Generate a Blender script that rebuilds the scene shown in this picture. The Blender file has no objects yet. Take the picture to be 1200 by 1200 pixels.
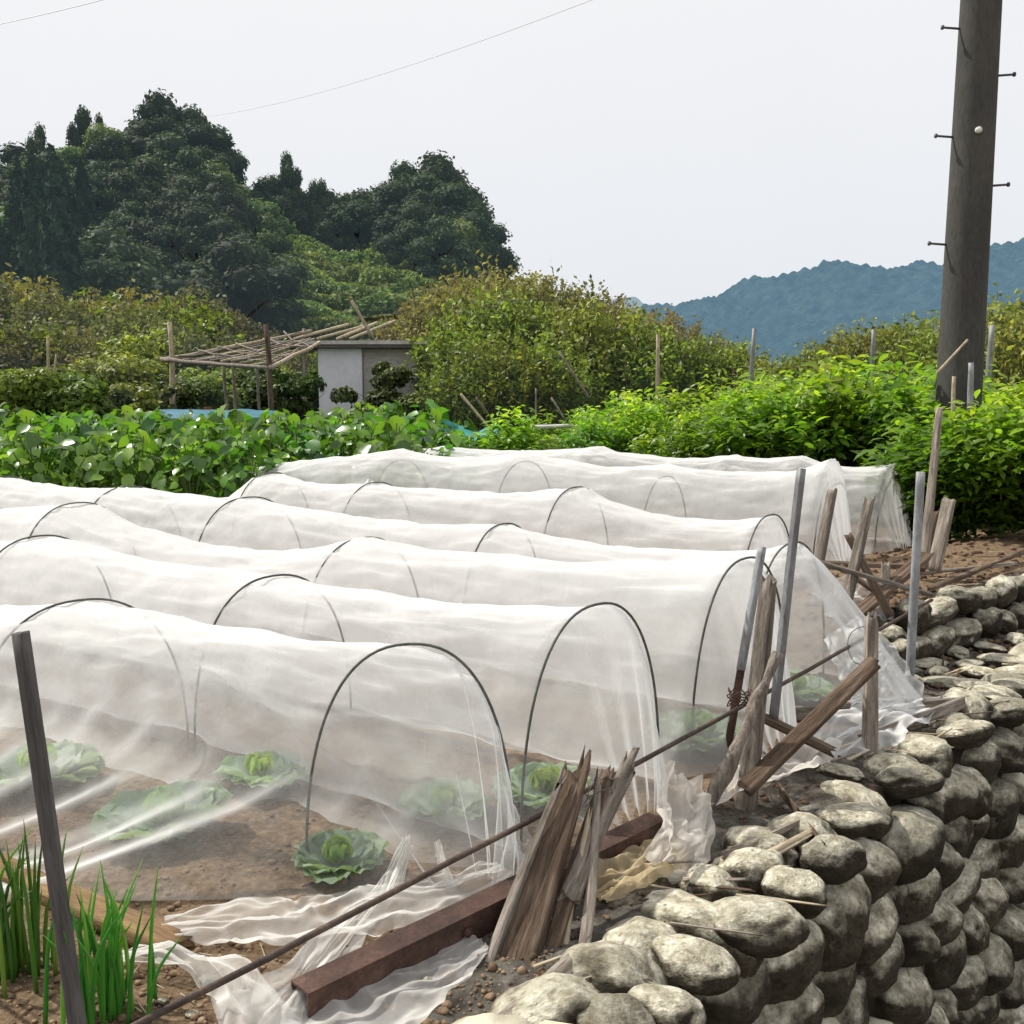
import bpy, math, random
import numpy as np
from mathutils import Vector, Matrix, noise
PI = math.pi
random.seed(7); RNG = np.random.default_rng(11)
S = bpy.context.scene
COL = S.collection

# ------------------------------------------------------------------ camera
H = 1.5; F = 1200.0; PITCH = math.atan(160/1200)
cam = bpy.data.cameras.new('camera'); cam.lens = 36; cam.sensor_width = 36
cam.clip_start = 0.05; cam.clip_end = 4000
co = bpy.data.objects.new('camera', cam); COL.objects.link(co)
co.location = (0, 0, H); co.rotation_euler = (PI/2-PITCH, 0, 0); S.camera = co
CP, SP = math.cos(PITCH), math.sin(PITCH)
def ray(px, py):
    return Vector((px-600, F*CP+(600-py)*SP, -F*SP+(600-py)*CP))
def G(px, py, z=0.0):
    v = ray(px, py); t = (z-H)/v.z; return Vector((v.x*t, v.y*t, z))
def At(px, py, Y):
    v = ray(px, py); t = Y/v.y; return Vector((v.x*t, Y, H+v.z*t))

# ------------------------------------------------------------------ helpers
def tag(o, label=None, cat=None, group=None, kind=None):
    if label: o['label'] = label
    if cat: o['category'] = cat
    if group: o['group'] = group
    if kind: o['kind'] = kind
    return o
def empty(name, loc, label=None, cat=None, group=None):
    o = bpy.data.objects.new(name, None); COL.objects.link(o); o.location = loc
    o.empty_display_size = .1
    return tag(o, label, cat, group)
def mk_mesh(name, V, Fc, mat, attrs=None, smooth=True):
    """V (n,3); Fc list of faces or (m,k) array"""
    me = bpy.data.meshes.new(name)
    V = np.asarray(V, dtype=np.float32)
    if isinstance(Fc, np.ndarray):
        m, k = Fc.shape
        me.vertices.add(len(V)); me.vertices.foreach_set('co', V.ravel())
        me.loops.add(m*k); me.loops.foreach_set('vertex_index', Fc.astype(np.int32).ravel())
        me.polygons.add(m)
        me.polygons.foreach_set('loop_start', np.arange(0, m*k, k, dtype=np.int32))
        me.update(calc_edges=True)
    else:
        me.from_pydata([tuple(v) for v in V.tolist()], [], [tuple(f) for f in Fc]); me.update()
    if smooth:
        me.polygons.foreach_set('use_smooth', np.ones(len(me.polygons), dtype=bool))
    if attrs:
        for an, (dom, arr) in attrs.items():
            a = me.attributes.new(an, 'FLOAT', dom); a.data.foreach_set('value', np.asarray(arr, dtype=np.float32))
    if mat: me.materials.append(mat)
    me.validate()
    return me
def obj(name, me, parent=None, loc=None):
    o = bpy.data.objects.new(name, me); COL.objects.link(o)
    if parent: o.parent = parent
    if loc is not None: o.location = loc
    return o
def wobj(name, V, Fc, mat, parent=None, attrs=None, smooth=True, origin=None):
    """vertices given in world space"""
    org = np.array(parent.location if parent else (origin if origin is not None else (0, 0, 0)))
    me = mk_mesh(name, np.asarray(V)-org, Fc, mat, attrs, smooth)
    return obj(name, me, parent, None if parent else org)
def dup(root, loc=None, rz=None, sc=None, label=None):
    r = root.copy(); COL.objects.link(r)
    if loc is not None: r.location = loc
    if rz is not None: r.rotation_euler = (0, 0, rz)
    if sc is not None: r.scale = sc
    if label: r['label'] = label
    for ch in KIDS[root.name]:
        c = ch.copy(); COL.objects.link(c); c.parent = r
    return r
KIDS = {}
class MB:
    def __init__(s): s.v = []; s.f = []
    def add(s, V, Fc):
        n = len(s.v); s.v.extend([tuple(x) for x in V]); s.f.extend([tuple(i+n for i in f) for f in Fc])
def tube_geo(pts, rad, seg=8, jit=0.0, seed=0, caps=True):
    pts = [Vector(p) for p in pts]
    V = []; Fc = []
    n = len(pts); ref = None
    for i, p in enumerate(pts):
        d = (pts[min(i+1, n-1)]-pts[max(i-1, 0)]).normalized()
        if ref is None:
            ref = d.orthogonal().normalized()
        a = (ref - d*ref.dot(d)).normalized(); b = d.cross(a); ref = a
        r = rad[i] if isinstance(rad, (list, tuple)) else rad
        for k in range(seg):
            t = 2*PI*k/seg
            rr = r
            if jit: rr *= 1+jit*noise.noise(Vector((math.cos(t)*2+seed, math.sin(t)*2, i*.7+seed)))
            V.append(p+a*math.cos(t)*rr+b*math.sin(t)*rr)
    for i in range(n-1):
        for k in range(seg):
            k2 = (k+1) % seg
            Fc.append((i*seg+k, i*seg+k2, (i+1)*seg+k2, (i+1)*seg+k))
    if caps:
        Fc.append(tuple(range(seg))[::-1]); Fc.append(tuple((n-1)*seg+k for k in range(seg)))
    return V, Fc
def smooth_pts(ctrl, n):
    """Catmull-Rom through control points"""
    c = [Vector(p) for p in ctrl]
    c = [c[0]*2-c[1]]+c+[c[-1]*2-c[-2]]
    out = []
    m = len(c)-3
    for i in range(n):
        t = i/(n-1)*m; k = min(int(t), m-1); t -= k
        p0, p1, p2, p3 = c[k:k+4]
        out.append(.5*((2*p1)+(p2-p0)*t+(2*p0-5*p1+4*p2-p3)*t*t+(3*p1-p0-3*p2+p3)*t**3))
    return out
def sstep(x, a, b):
    t = min(1, max(0, (x-a)/(b-a))); return t*t*(3-2*t)
def nz(x, y, z=0.0): return noise.noise(Vector((x, y, z)))

# ------------------------------------------------------------------ materials
def new_mat(name):
    m = bpy.data.materials.new(name); m.use_nodes = True
    nt = m.node_tree; nt.nodes.clear()
    return m, nt, nt.nodes, nt.links
def N(nd, t, **kw):
    n = nd.new(t)
    for k, v in kw.items():
        if k.startswith('i_'): n.inputs[k[2:].replace('_', ' ')].default_value = v
        else: setattr(n, k, v)
    return n
def ramp(nd, stops):
    r = nd.new('ShaderNodeValToRGB'); e = r.color_ramp.elements
    while len(e) < len(stops): e.new(.5)
    for i, (p, c) in enumerate(stops):
        e[i].position = p; e[i].color = (*c, 1)
    return r
def rock_like(name, stops, scale=6, rough=.9, bump=.4, fine=60, coord='Object', top=None, stretch=(1, 1, 1), objrand=.25, bdist=.02, spec=.3, speck=None):
    m, nt, nd, L = new_mat(name)
    out = N(nd, 'ShaderNodeOutputMaterial'); p = N(nd, 'ShaderNodeBsdfPrincipled')
    p.inputs['Roughness'].default_value = rough; p.inputs['Specular IOR Level'].default_value = spec
    tc = N(nd, 'ShaderNodeTexCoord'); mp = N(nd, 'ShaderNodeMapping'); mp.inputs['Scale'].default_value = stretch
    L.new(tc.outputs[coord], mp.inputs['Vector'])
    oi = N(nd, 'ShaderNodeObjectInfo')
    off = N(nd, 'ShaderNodeVectorMath', operation='ADD'); sc = N(nd, 'ShaderNodeVectorMath', operation='SCALE')
    cx = N(nd, 'ShaderNodeCombineXYZ')
    L.new(oi.outputs['Random'], cx.inputs[0]); L.new(oi.outputs['Random'], cx.inputs[1])
    L.new(cx.outputs[0], sc.inputs[0]); sc.inputs['Scale'].default_value = 37.0
    L.new(mp.outputs[0], off.inputs[0]); L.new(sc.outputs[0], off.inputs[1])
    n1 = N(nd, 'ShaderNodeTexNoise'); n1.inputs['Scale'].default_value = scale; n1.inputs['Detail'].default_value = 8; n1.inputs['Roughness'].default_value = .65
    n2 = N(nd, 'ShaderNodeTexNoise'); n2.inputs['Scale'].default_value = fine; n2.inputs['Detail'].default_value = 6
    L.new(off.outputs[0], n1.inputs['Vector']); L.new(off.outputs[0], n2.inputs['Vector'])
    r = ramp(nd, stops); L.new(n1.outputs['Fac'], r.inputs['Fac'])
    mx = N(nd, 'ShaderNodeMix', data_type='RGBA', blend_type='OVERLAY'); mx.inputs['Factor'].default_value = .45
    L.new(r.outputs['Color'], mx.inputs['A']); L.new(n2.outputs['Fac'], mx.inputs['B'])
    hs = N(nd, 'ShaderNodeHueSaturation'); L.new(mx.outputs['Result'], hs.inputs['Color'])
    mr = N(nd, 'ShaderNodeMapRange'); L.new(oi.outputs['Random'], mr.inputs['Value'])
    mr.inputs['To Min'].default_value = 1-objrand; mr.inputs['To Max'].default_value = 1+objrand
    L.new(mr.outputs[0], hs.inputs['Value'])
    colout = hs.outputs['Color']
    if speck:
        n3 = N(nd, 'ShaderNodeTexNoise'); n3.inputs['Scale'].default_value = speck[1]; n3.inputs['Detail'].default_value = 5
        L.new(off.outputs[0], n3.inputs['Vector'])
        r3 = ramp(nd, [(speck[2], (0, 0, 0)), (speck[2]+.14, (.85, .85, .85))]); L.new(n3.outputs['Fac'], r3.inputs['Fac'])
        m3 = N(nd, 'ShaderNodeMix', data_type='RGBA'); L.new(r3.outputs['Color'], m3.inputs['Factor'])
        L.new(colout, m3.inputs['A']); m3.inputs['B'].default_value = (*speck[0], 1); colout = m3.outputs['Result']
    if top:  # painted shading: colour darkened on side and under faces, lightened on upward ones
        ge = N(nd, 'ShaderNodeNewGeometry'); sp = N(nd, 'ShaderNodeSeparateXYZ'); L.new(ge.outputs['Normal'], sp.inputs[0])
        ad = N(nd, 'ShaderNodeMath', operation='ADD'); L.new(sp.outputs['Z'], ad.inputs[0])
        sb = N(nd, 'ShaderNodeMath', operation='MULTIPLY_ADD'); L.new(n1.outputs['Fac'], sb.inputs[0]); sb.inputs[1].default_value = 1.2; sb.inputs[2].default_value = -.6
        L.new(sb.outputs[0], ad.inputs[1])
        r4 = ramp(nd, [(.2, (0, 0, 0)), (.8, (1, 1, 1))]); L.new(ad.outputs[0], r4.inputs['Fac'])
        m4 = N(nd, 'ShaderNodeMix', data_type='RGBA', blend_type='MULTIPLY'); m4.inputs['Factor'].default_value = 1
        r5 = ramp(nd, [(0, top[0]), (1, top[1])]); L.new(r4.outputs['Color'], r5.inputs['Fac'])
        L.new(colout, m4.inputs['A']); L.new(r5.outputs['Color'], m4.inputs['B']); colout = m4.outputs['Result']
    L.new(colout, p.inputs['Base Color'])
    ba = N(nd, 'ShaderNodeMath', operation='ADD'); L.new(n1.outputs['Fac'], ba.inputs[0]); 
    bm_ = N(nd, 'ShaderNodeMath', operation='MULTIPLY'); L.new(n2.outputs['Fac'], bm_.inputs[0]); bm_.inputs[1].default_value = .4
    L.new(bm_.outputs[0], ba.inputs[1])
    bp = N(nd, 'ShaderNodeBump'); bp.inputs['Strength'].default_value = bump; bp.inputs['Distance'].default_value = bdist
    L.new(ba.outputs[0], bp.inputs['Height']); L.new(bp.outputs[0], p.inputs['Normal'])
    L.new(p.outputs[0], out.inputs['Surface'])
    return m
def foliage(name, c1, c2, c3=None, transl=.35, rough=.5, spec=.3, haze=0.0, hazecol=(.35, .5, .62), objrand=.25, hue=.02):
    m, nt, nd, L = new_mat(name)
    out = N(nd, 'ShaderNodeOutputMaterial'); p = N(nd, 'ShaderNodeBsdfPrincipled')
    at = N(nd, 'ShaderNodeAttribute', attribute_name='rnd')
    c3 = c3 or c2
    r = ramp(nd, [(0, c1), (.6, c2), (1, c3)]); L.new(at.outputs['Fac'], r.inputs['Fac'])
    oi = N(nd, 'ShaderNodeObjectInfo'); hs = N(nd, 'ShaderNodeHueSaturation'); L.new(r.outputs['Color'], hs.inputs['Color'])
    mr = N(nd, 'ShaderNodeMapRange'); L.new(oi.outputs['Random'], mr.inputs['Value']); mr.inputs['To Min'].default_value = 1-objrand; mr.inputs['To Max'].default_value = 1+objrand
    L.new(mr.outputs[0], hs.inputs['Value'])
    m2 = N(nd, 'ShaderNodeMapRange'); m2.inputs['To Min'].default_value = .5-hue; m2.inputs['To Max'].default_value = .5+hue
    fr = N(nd, 'ShaderNodeMath', operation='MULTIPLY'); fr.inputs[1].default_value = 7.31; fr2 = N(nd, 'ShaderNodeMath', operation='FRACT')
    L.new(oi.outputs['Random'], fr.inputs[0]); L.new(fr.outputs[0], fr2.inputs[0]); L.new(fr2.outputs[0], m2.inputs['Value']); L.new(m2.outputs[0], hs.inputs['Hue'])
    L.new(hs.outputs[0], p.inputs['Base Color']); p.inputs['Roughness'].default_value = rough; p.inputs['Specular IOR Level'].default_value = spec
    tr = N(nd, 'ShaderNodeBsdfTranslucent')
    br = N(nd, 'ShaderNodeMix', data_type='RGBA', blend_type='MULTIPLY'); br.inputs['Factor'].default_value = 1; br.inputs['B'].default_value = (1.5, 1.6, .7, 1)
    L.new(hs.outputs[0], br.inputs['A']); L.new(br.outputs['Result'], tr.inputs['Color'])
    mx = N(nd, 'ShaderNodeMixShader'); mx.inputs[0].default_value = transl
    L.new(p.outputs[0], mx.inputs[1]); L.new(tr.outputs[0], mx.inputs[2])
    last = mx.outputs[0]
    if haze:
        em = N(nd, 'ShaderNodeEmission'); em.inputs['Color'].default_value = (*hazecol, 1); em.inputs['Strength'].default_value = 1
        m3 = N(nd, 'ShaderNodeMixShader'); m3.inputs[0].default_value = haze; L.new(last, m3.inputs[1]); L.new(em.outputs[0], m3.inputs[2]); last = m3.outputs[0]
    L.new(last, out.inputs['Surface'])
    return m
def plain(name, col, rough=.6, metal=0.0, spec=.4, var=.15, scale=20, bump=.1, stretch=(1, 1, 1)):
    c = np.array(col)
    return rock_like(name, [(.3, tuple(c*(1-var))), (.7, tuple(c*(1+var)))], scale=scale, rough=rough, bump=bump, fine=scale*5, stretch=stretch, objrand=.05, spec=spec)
def netmat(name, a_face, a_graze, col=(.8, .79, .78), noise_amt=.15, stretch=(1, 1, 1)):
    m, nt, nd, L = new_mat(name)
    out = N(nd, 'ShaderNodeOutputMaterial')
    df = N(nd, 'ShaderNodeBsdfDiffuse'); df.inputs['Color'].default_value = (*col, 1)
    tl = N(nd, 'ShaderNodeBsdfTranslucent'); tl.inputs['Color'].default_value = (*col, 1)
    tp = N(nd, 'ShaderNodeBsdfTransparent')
    mx = N(nd, 'ShaderNodeMixShader'); mx.inputs[0].default_value = .5
    L.new(df.outputs[0], mx.inputs[1]); L.new(tl.outputs[0], mx.inputs[2])
    lw = N(nd, 'ShaderNodeLayerWeight'); lw.inputs['Blend'].default_value = .5
    mr = N(nd, 'ShaderNodeMapRange', interpolation_type='SMOOTHSTEP'); mr.inputs['From Min'].default_value = .15; mr.inputs['From Max'].default_value = .85
    mr.inputs['To Min'].default_value = a_face; mr.inputs['To Max'].default_value = a_graze
    L.new(lw.outputs['Facing'], mr.inputs['Value'])
    tc = N(nd, 'ShaderNodeTexCoord'); mp = N(nd, 'ShaderNodeMapping'); mp.inputs['Scale'].default_value = stretch
    L.new(tc.outputs['Object'], mp.inputs[0])
    n1 = N(nd, 'ShaderNodeTexNoise'); n1.inputs['Scale'].default_value = 5; n1.inputs['Detail'].default_value = 7; n1.inputs['Roughness'].default_value = .6; n1.inputs['Distortion'].default_value = .6
    L.new(mp.outputs[0], n1.inputs['Vector'])
    ma = N(nd, 'ShaderNodeMath', operation='MULTIPLY_ADD'); ma.inputs[1].default_value = noise_amt*4; ma.inputs[2].default_value = -noise_amt*2
    L.new(n1.outputs['Fac'], ma.inputs[0])
    ad = N(nd, 'ShaderNodeMath', operation='ADD', use_clamp=True); L.new(mr.outputs[0], ad.inputs[0]); L.new(ma.outputs[0], ad.inputs[1])
    n2 = N(nd, 'ShaderNodeTexNoise'); n2.inputs['Scale'].default_value = 3.5; n2.inputs['Detail'].default_value = 4; n2.inputs['Distortion'].default_value = .8
    L.new(mp.outputs[0], n2.inputs['Vector'])
    bp = N(nd, 'ShaderNodeBump'); bp.inputs['Strength'].default_value = .5; bp.inputs['Distance'].default_value = .04; L.new(n2.outputs['Fac'], bp.inputs['Height'])
    L.new(bp.outputs[0], df.inputs['Normal']); L.new(bp.outputs[0], tl.inputs['Normal'])
    m2 = N(nd, 'ShaderNodeMixShader'); L.new(ad.outputs[0], m2.inputs[0]); L.new(tp.outputs[0], m2.inputs[1]); L.new(mx.outputs[0], m2.inputs[2])
    L.new(m2.outputs[0], out.inputs['Surface'])
    return m

M = {}
M['stone'] = rock_like('river_stone', [(.3, (.14, .13, .105)), (.45, (.25, .24, .205)), (.56, (.34, .335, .3)), (.7, (.56, .55, .51))], scale=2.2, bump=.6, fine=11, objrand=.35, speck=((.15, .135, .1), 7, .55), top=((.15, .125, .092), (1.3, 1.25, 1.1)), bdist=.035)  # top pair paints shade into the stone faces and light onto their tops
M['wood'] = rock_like('weathered_wood', [(.3, (.07, .056, .045)), (.5, (.22, .188, .155)), (.7, (.4, .355, .305))], scale=6, bump=.9, fine=30, stretch=(7, 7, .9), objrand=.25, bdist=.012)
M['darkwood'] = rock_like('old_dark_wood', [(.3, (.03, .02, .014)), (.52, (.11, .075, .05)), (.72, (.22, .17, .13))], scale=6, bump=.9, fine=30, stretch=(7, 7, .8), objrand=.2, bdist=.012)
M['bamboo'] = rock_like('dry_bamboo', [(.3, (.25, .2, .13)), (.7, (.5, .43, .31))], scale=5, bump=.3, fine=20, stretch=(3, 3, 1), objrand=.2)
M['timber'] = rock_like('bed_timber', [(.3, (.14, .08, .04)), (.7, (.34, .22, .11))], scale=5, bump=.5, fine=30, stretch=(6, 6, 1))
M['steel'] = rock_like('galvanised_steel', [(.3, (.13, .13, .135)), (.55, (.24, .25, .26)), (.75, (.34, .35, .36))], scale=7, rough=.55, bump=.3, fine=60, stretch=(2, 2, .7), spec=.5, speck=((.1, .06, .04), 9, .62))
M['rust'] = rock_like('rusty_steel', [(.3, (.025, .015, .012)), (.55, (.065, .035, .026)), (.75, (.14, .085, .065))], scale=8, rough=.8, bump=.5, fine=80, spec=.3)
M['rustrod'] = rock_like('rusty_rod', [(.3, (.035, .025, .02)), (.6, (.1, .07, .055)), (.75, (.17, .12, .09))], scale=9, rough=.7, bump=.4, fine=80)
M['postgrey'] = rock_like('grey_post', [(.3, (.06, .055, .05)), (.7, (.16, .15, .145))], scale=6, fine=40, stretch=(6, 6, .6))
M['hoop'] = rock_like('hoop_rod', [(.3, (.05, .055, .05)), (.7, (.13, .14, .125))], scale=20, rough=.5, bump=.1)
M['concrete'] = rock_like('pole_concrete', [(.3, (.034, .034, .031)), (.7, (.066, .064, .058))], scale=2.2, rough=.9, bump=.25, fine=40, stretch=(1, 1, .35), speck=((.2, .2, .19), 9, .71))
M['metal'] = plain('dark_metal', (.08, .08, .085), rough=.5)
M['bark'] = rock_like('bark', [(.3, (.04, .03, .022)), (.7, (.14, .11, .08))], scale=8, bump=.6, stretch=(2, 2, .6))
M['shoot'] = rock_like('shoots', [(.3, (.12, .08, .045)), (.7, (.28, .18, .1))], scale=4)
M['net'] = netmat('insect_net', .18, .98, (.88, .89, .89), .13, (1, 1, 1))
M['netwhite'] = netmat('dense_insect_net', .4, 1.0, (.88, .89, .89), .13)
M['netloose'] = netmat('loose_net', .42, .9, (.88, .87, .84), .22)
M['plastic'] = netmat('plastic_film', .55, .95, (.86, .82, .76), .2)
M['plasticyel'] = netmat('stained_film', .6, .95, (.74, .62, .4), .2)
M['tarp'] = plain('blue_tarp', (.03, .15, .21), rough=.5, var=.3, scale=3)
M['tealnet'] = plain('teal_net', (.04, .24, .22), rough=.7, var=.4, scale=4)
M['shedwall'] = plain('shed_wall', (.76, .76, .82), rough=.6, var=.06, scale=2)
M['shedroof'] = plain('shed_roof', (.13, .12, .12), rough=.8, var=.2, scale=3)
M['fascia'] = plain('fascia', (.5, .48, .45), rough=.8, var=.15, scale=3)
M['shedbox'] = plain('shed_box', (.45, .48, .55), rough=.6, var=.1)
M['wire'] = plain('cable', (.75, .75, .77), rough=.6)
M['bolt'] = plain('reflector_stud', (.7, .7, .68), rough=.3)

M['pepper'] = foliage('pepper_leaves', (.035, .075, .008), (.18, .33, .03), (.48, .56, .06), transl=.5, rough=.38, spec=.45)
M['broad'] = foliage('broad_leaves', (.035, .1, .015), (.11, .25, .03), (.2, .36, .06), transl=.38, rough=.3, spec=.6, objrand=.18)
M['stem'] = plain('green_stem', (.1, .17, .04), rough=.6)
M['cabout'] = foliage('cabbage_outer', (.18, .26, .17), (.28, .38, .26), (.4, .5, .36), transl=.3, rough=.5)
M['cabheart'] = foliage('cabbage_heart', (.2, .32, .07), (.3, .43, .1), (.4, .52, .16), transl=.35, rough=.45)
M['onion'] = foliage('onion_leaves', (.06, .19, .03), (.12, .32, .04), (.26, .42, .07), transl=.3, rough=.35, spec=.5)
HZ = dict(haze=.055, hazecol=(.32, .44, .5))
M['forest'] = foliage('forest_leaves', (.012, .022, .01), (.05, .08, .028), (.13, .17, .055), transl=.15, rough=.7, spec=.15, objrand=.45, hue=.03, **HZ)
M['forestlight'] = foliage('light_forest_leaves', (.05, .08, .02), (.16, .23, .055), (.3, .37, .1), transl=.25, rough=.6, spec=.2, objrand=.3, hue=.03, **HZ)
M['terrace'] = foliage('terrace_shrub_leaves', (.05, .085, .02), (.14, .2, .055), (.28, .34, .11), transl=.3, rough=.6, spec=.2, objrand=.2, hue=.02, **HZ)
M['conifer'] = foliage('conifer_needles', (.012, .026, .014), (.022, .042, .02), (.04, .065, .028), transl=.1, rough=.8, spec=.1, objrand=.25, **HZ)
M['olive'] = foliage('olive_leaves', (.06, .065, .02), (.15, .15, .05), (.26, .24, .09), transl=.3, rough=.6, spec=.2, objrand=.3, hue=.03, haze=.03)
M['autumn'] = foliage('autumn_leaves', (.09, .085, .03), (.22, .19, .065), (.36, .29, .11), transl=.35, rough=.6, spec=.2, objrand=.25, hue=.025, haze=.02)
M['greenmid'] = foliage('mid_green_leaves', (.05, .07, .014), (.2, .24, .04), (.42, .45, .09), transl=.35, rough=.5, spec=.3, objrand=.25, hue=.025, haze=.01)
M['darkshrub'] = foliage('dark_shrub_leaves', (.025, .045, .01), (.08, .12, .025), (.2, .26, .06), transl=.25, rough=.55, spec=.25, objrand=.25, hue=.02)
M['yellowshrub'] = foliage('yellow_shrub_leaves', (.07, .1, .015), (.16, .2, .03), (.26, .28, .05), transl=.35, rough=.5, objrand=.2, hue=.03)
M['redshrub'] = foliage('red_shrub_leaves', (.09, .03, .015), (.2, .07, .04), (.28, .13, .06), transl=.3, rough=.6)

def ground_material():
    m, nt, nd, L = new_mat('soil_and_mortar')
    out = N(nd, 'ShaderNodeOutputMaterial'); p = N(nd, 'ShaderNodeBsdfPrincipled'); p.inputs['Roughness'].default_value = .95; p.inputs['Specular IOR Level'].default_value = .15
    tc = N(nd, 'ShaderNodeTexCoord')
    def no(sc, d=8, r=.6):
        n = N(nd, 'ShaderNodeTexNoise'); n.inputs['Scale'].default_value = sc; n.inputs['Detail'].default_value = d; n.inputs['Roughness'].default_value = r; L.new(tc.outputs['Object'], n.inputs['Vector']); return n
    n1 = no(2.5); n2 = no(38, 8, .7); n3 = no(11)
    soil = ramp(nd, [(.25, (.06, .038, .024)), (.5, (.2, .138, .085)), (.75, (.36, .265, .175))]); L.new(n2.outputs['Fac'], soil.inputs['Fac'])
    so2 = N(nd, 'ShaderNodeMix', data_type='RGBA', blend_type='OVERLAY'); so2.inputs['Factor'].default_value = .5
    L.new(soil.outputs['Color'], so2.inputs['A']); L.new(n3.outputs['Fac'], so2.inputs['B'])
    mor = ramp(nd, [(.3, (.05, .043, .036)), (.5, (.12, .108, .09)), (.62, (.2, .185, .16)), (.75, (.32, .3, .26))]); L.new(n3.outputs['Fac'], mor.inputs['Fac'])
    mo2 = N(nd, 'ShaderNodeMix', data_type='RGBA', blend_type='OVERLAY'); mo2.inputs['Factor'].default_value = .7
    L.new(mor.outputs['Color'], mo2.inputs['A']); L.new(n2.outputs['Fac'], mo2.inputs['B'])
    at = N(nd, 'ShaderNodeAttribute', attribute_name='mortar')
    mx = N(nd, 'ShaderNodeMix', data_type='RGBA'); L.new(at.outputs['Fac'], mx.inputs['Factor']); L.new(so2.outputs['Result'], mx.inputs['A']); L.new(mo2.outputs['Result'], mx.inputs['B'])
    fa = N(nd, 'ShaderNodeAttribute', attribute_name='grassy')
    gr = ramp(nd, [(.3, (.03, .045, .012)), (.7, (.08, .1, .03))]); L.new(n1.outputs['Fac'], gr.inputs['Fac'])
    m2 = N(nd, 'ShaderNodeMix', data_type='RGBA'); L.new(fa.outputs['Fac'], m2.inputs['Factor']); L.new(mx.outputs['Result'], m2.inputs['A']); L.new(gr.outputs['Color'], m2.inputs['B'])
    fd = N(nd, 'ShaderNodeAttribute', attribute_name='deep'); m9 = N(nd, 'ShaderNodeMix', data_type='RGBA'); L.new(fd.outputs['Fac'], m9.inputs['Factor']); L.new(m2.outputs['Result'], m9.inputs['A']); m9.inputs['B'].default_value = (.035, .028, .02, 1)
    L.new(m9.outputs['Result'], p.inputs['Base Color'])
    ad = N(nd, 'ShaderNodeMath', operation='ADD'); L.new(n2.outputs['Fac'], ad.inputs[0]); L.new(n3.outputs['Fac'], ad.inputs[1])
    bp = N(nd, 'ShaderNodeBump'); bp.inputs['Strength'].default_value = .9; bp.inputs['Distance'].default_value = .025; L.new(ad.outputs[0], bp.inputs['Height']); L.new(bp.outputs[0], p.inputs['Normal'])
    L.new(p.outputs[0], out.inputs['Surface']); return m
M['ground'] = ground_material()

# ------------------------------------------------------------------ world and sun
w = bpy.data.worlds.new('World'); S.world = w; w.use_nodes = True
nt = w.node_tree; nd = nt.nodes; L = nt.links; nd.clear()
SUN_EL, SUN_AZ = 50, -62     # azimuth from +Y towards +X
sky = nd.new('ShaderNodeTexSky'); sky.sky_type = 'NISHITA'; sky.sun_disc = False
sky.sun_elevation = math.radians(SUN_EL); sky.sun_rotation = math.radians(SUN_AZ)
sky.air_density = 1.5; sky.dust_density = 5; sky.altitude = 100
tc = nd.new('ShaderNodeTexCoord'); sx = nd.new('ShaderNodeSeparateXYZ'); L.new(tc.outputs['Generated'], sx.inputs[0])
gr = nd.new('ShaderNodeValToRGB'); e = gr.color_ramp.elements
e[0].position = 0.0; e[0].color = (.76, .8, .85, 1); e[1].position = .35; e[1].color = (.86, .855, .87, 1)
L.new(sx.outputs['Z'], gr.inputs['Fac'])
nn = nd.new('ShaderNodeTexNoise'); nn.inputs['Scale'].default_value = 1.8; nn.inputs['Detail'].default_value = 5; L.new(tc.outputs['Generated'], nn.inputs['Vector'])
mr = nd.new('ShaderNodeMapRange'); mr.inputs['To Min'].default_value = 10.2; mr.inputs['To Max'].default_value = 11.6; L.new(nn.outputs['Fac'], mr.inputs['Value'])
vm = nd.new('ShaderNodeVectorMath'); vm.operation = 'SCALE'; L.new(gr.outputs['Color'], vm.inputs[0]); L.new(mr.outputs[0], vm.inputs['Scale'])
mx = nd.new('ShaderNodeMix'); mx.data_type = 'RGBA'; mx.inputs['Factor'].default_value = .93
L.new(sky.outputs['Color'], mx.inputs['A']); L.new(vm.outputs[0], mx.inputs['B'])
bg = nd.new('ShaderNodeBackground'); bg.inputs['Strength'].default_value = .1; L.new(mx.outputs['Result'], bg.inputs['Color'])
wo = nd.new('ShaderNodeOutputWorld'); L.new(bg.outputs[0], wo.inputs['Surface'])
sl = bpy.data.lights.new('sun', 'SUN'); sl.energy = 5.0; sl.angle = math.radians(1.2); sl.color = (1, .95, .86)
so = bpy.data.objects.new('sun', sl); COL.objects.link(so)
az = math.radians(SUN_AZ); el = math.radians(SUN_EL)
sd = Vector((math.sin(az)*math.cos(el), math.cos(az)*math.cos(el), math.sin(el)))
so.rotation_euler = sd.to_track_quat('Z', 'Y').to_euler(); so.location = (0, 0, 30)
S.view_settings.view_transform = 'Standard'; S.view_settings.look = 'None'; S.view_settings.exposure = 0
S.cycles.transparent_max_bounces = 24; S.cycles.max_bounces = 8; S.cycles.diffuse_bounces = 4
S.cycles.sample_clamp_indirect = 6

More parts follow.
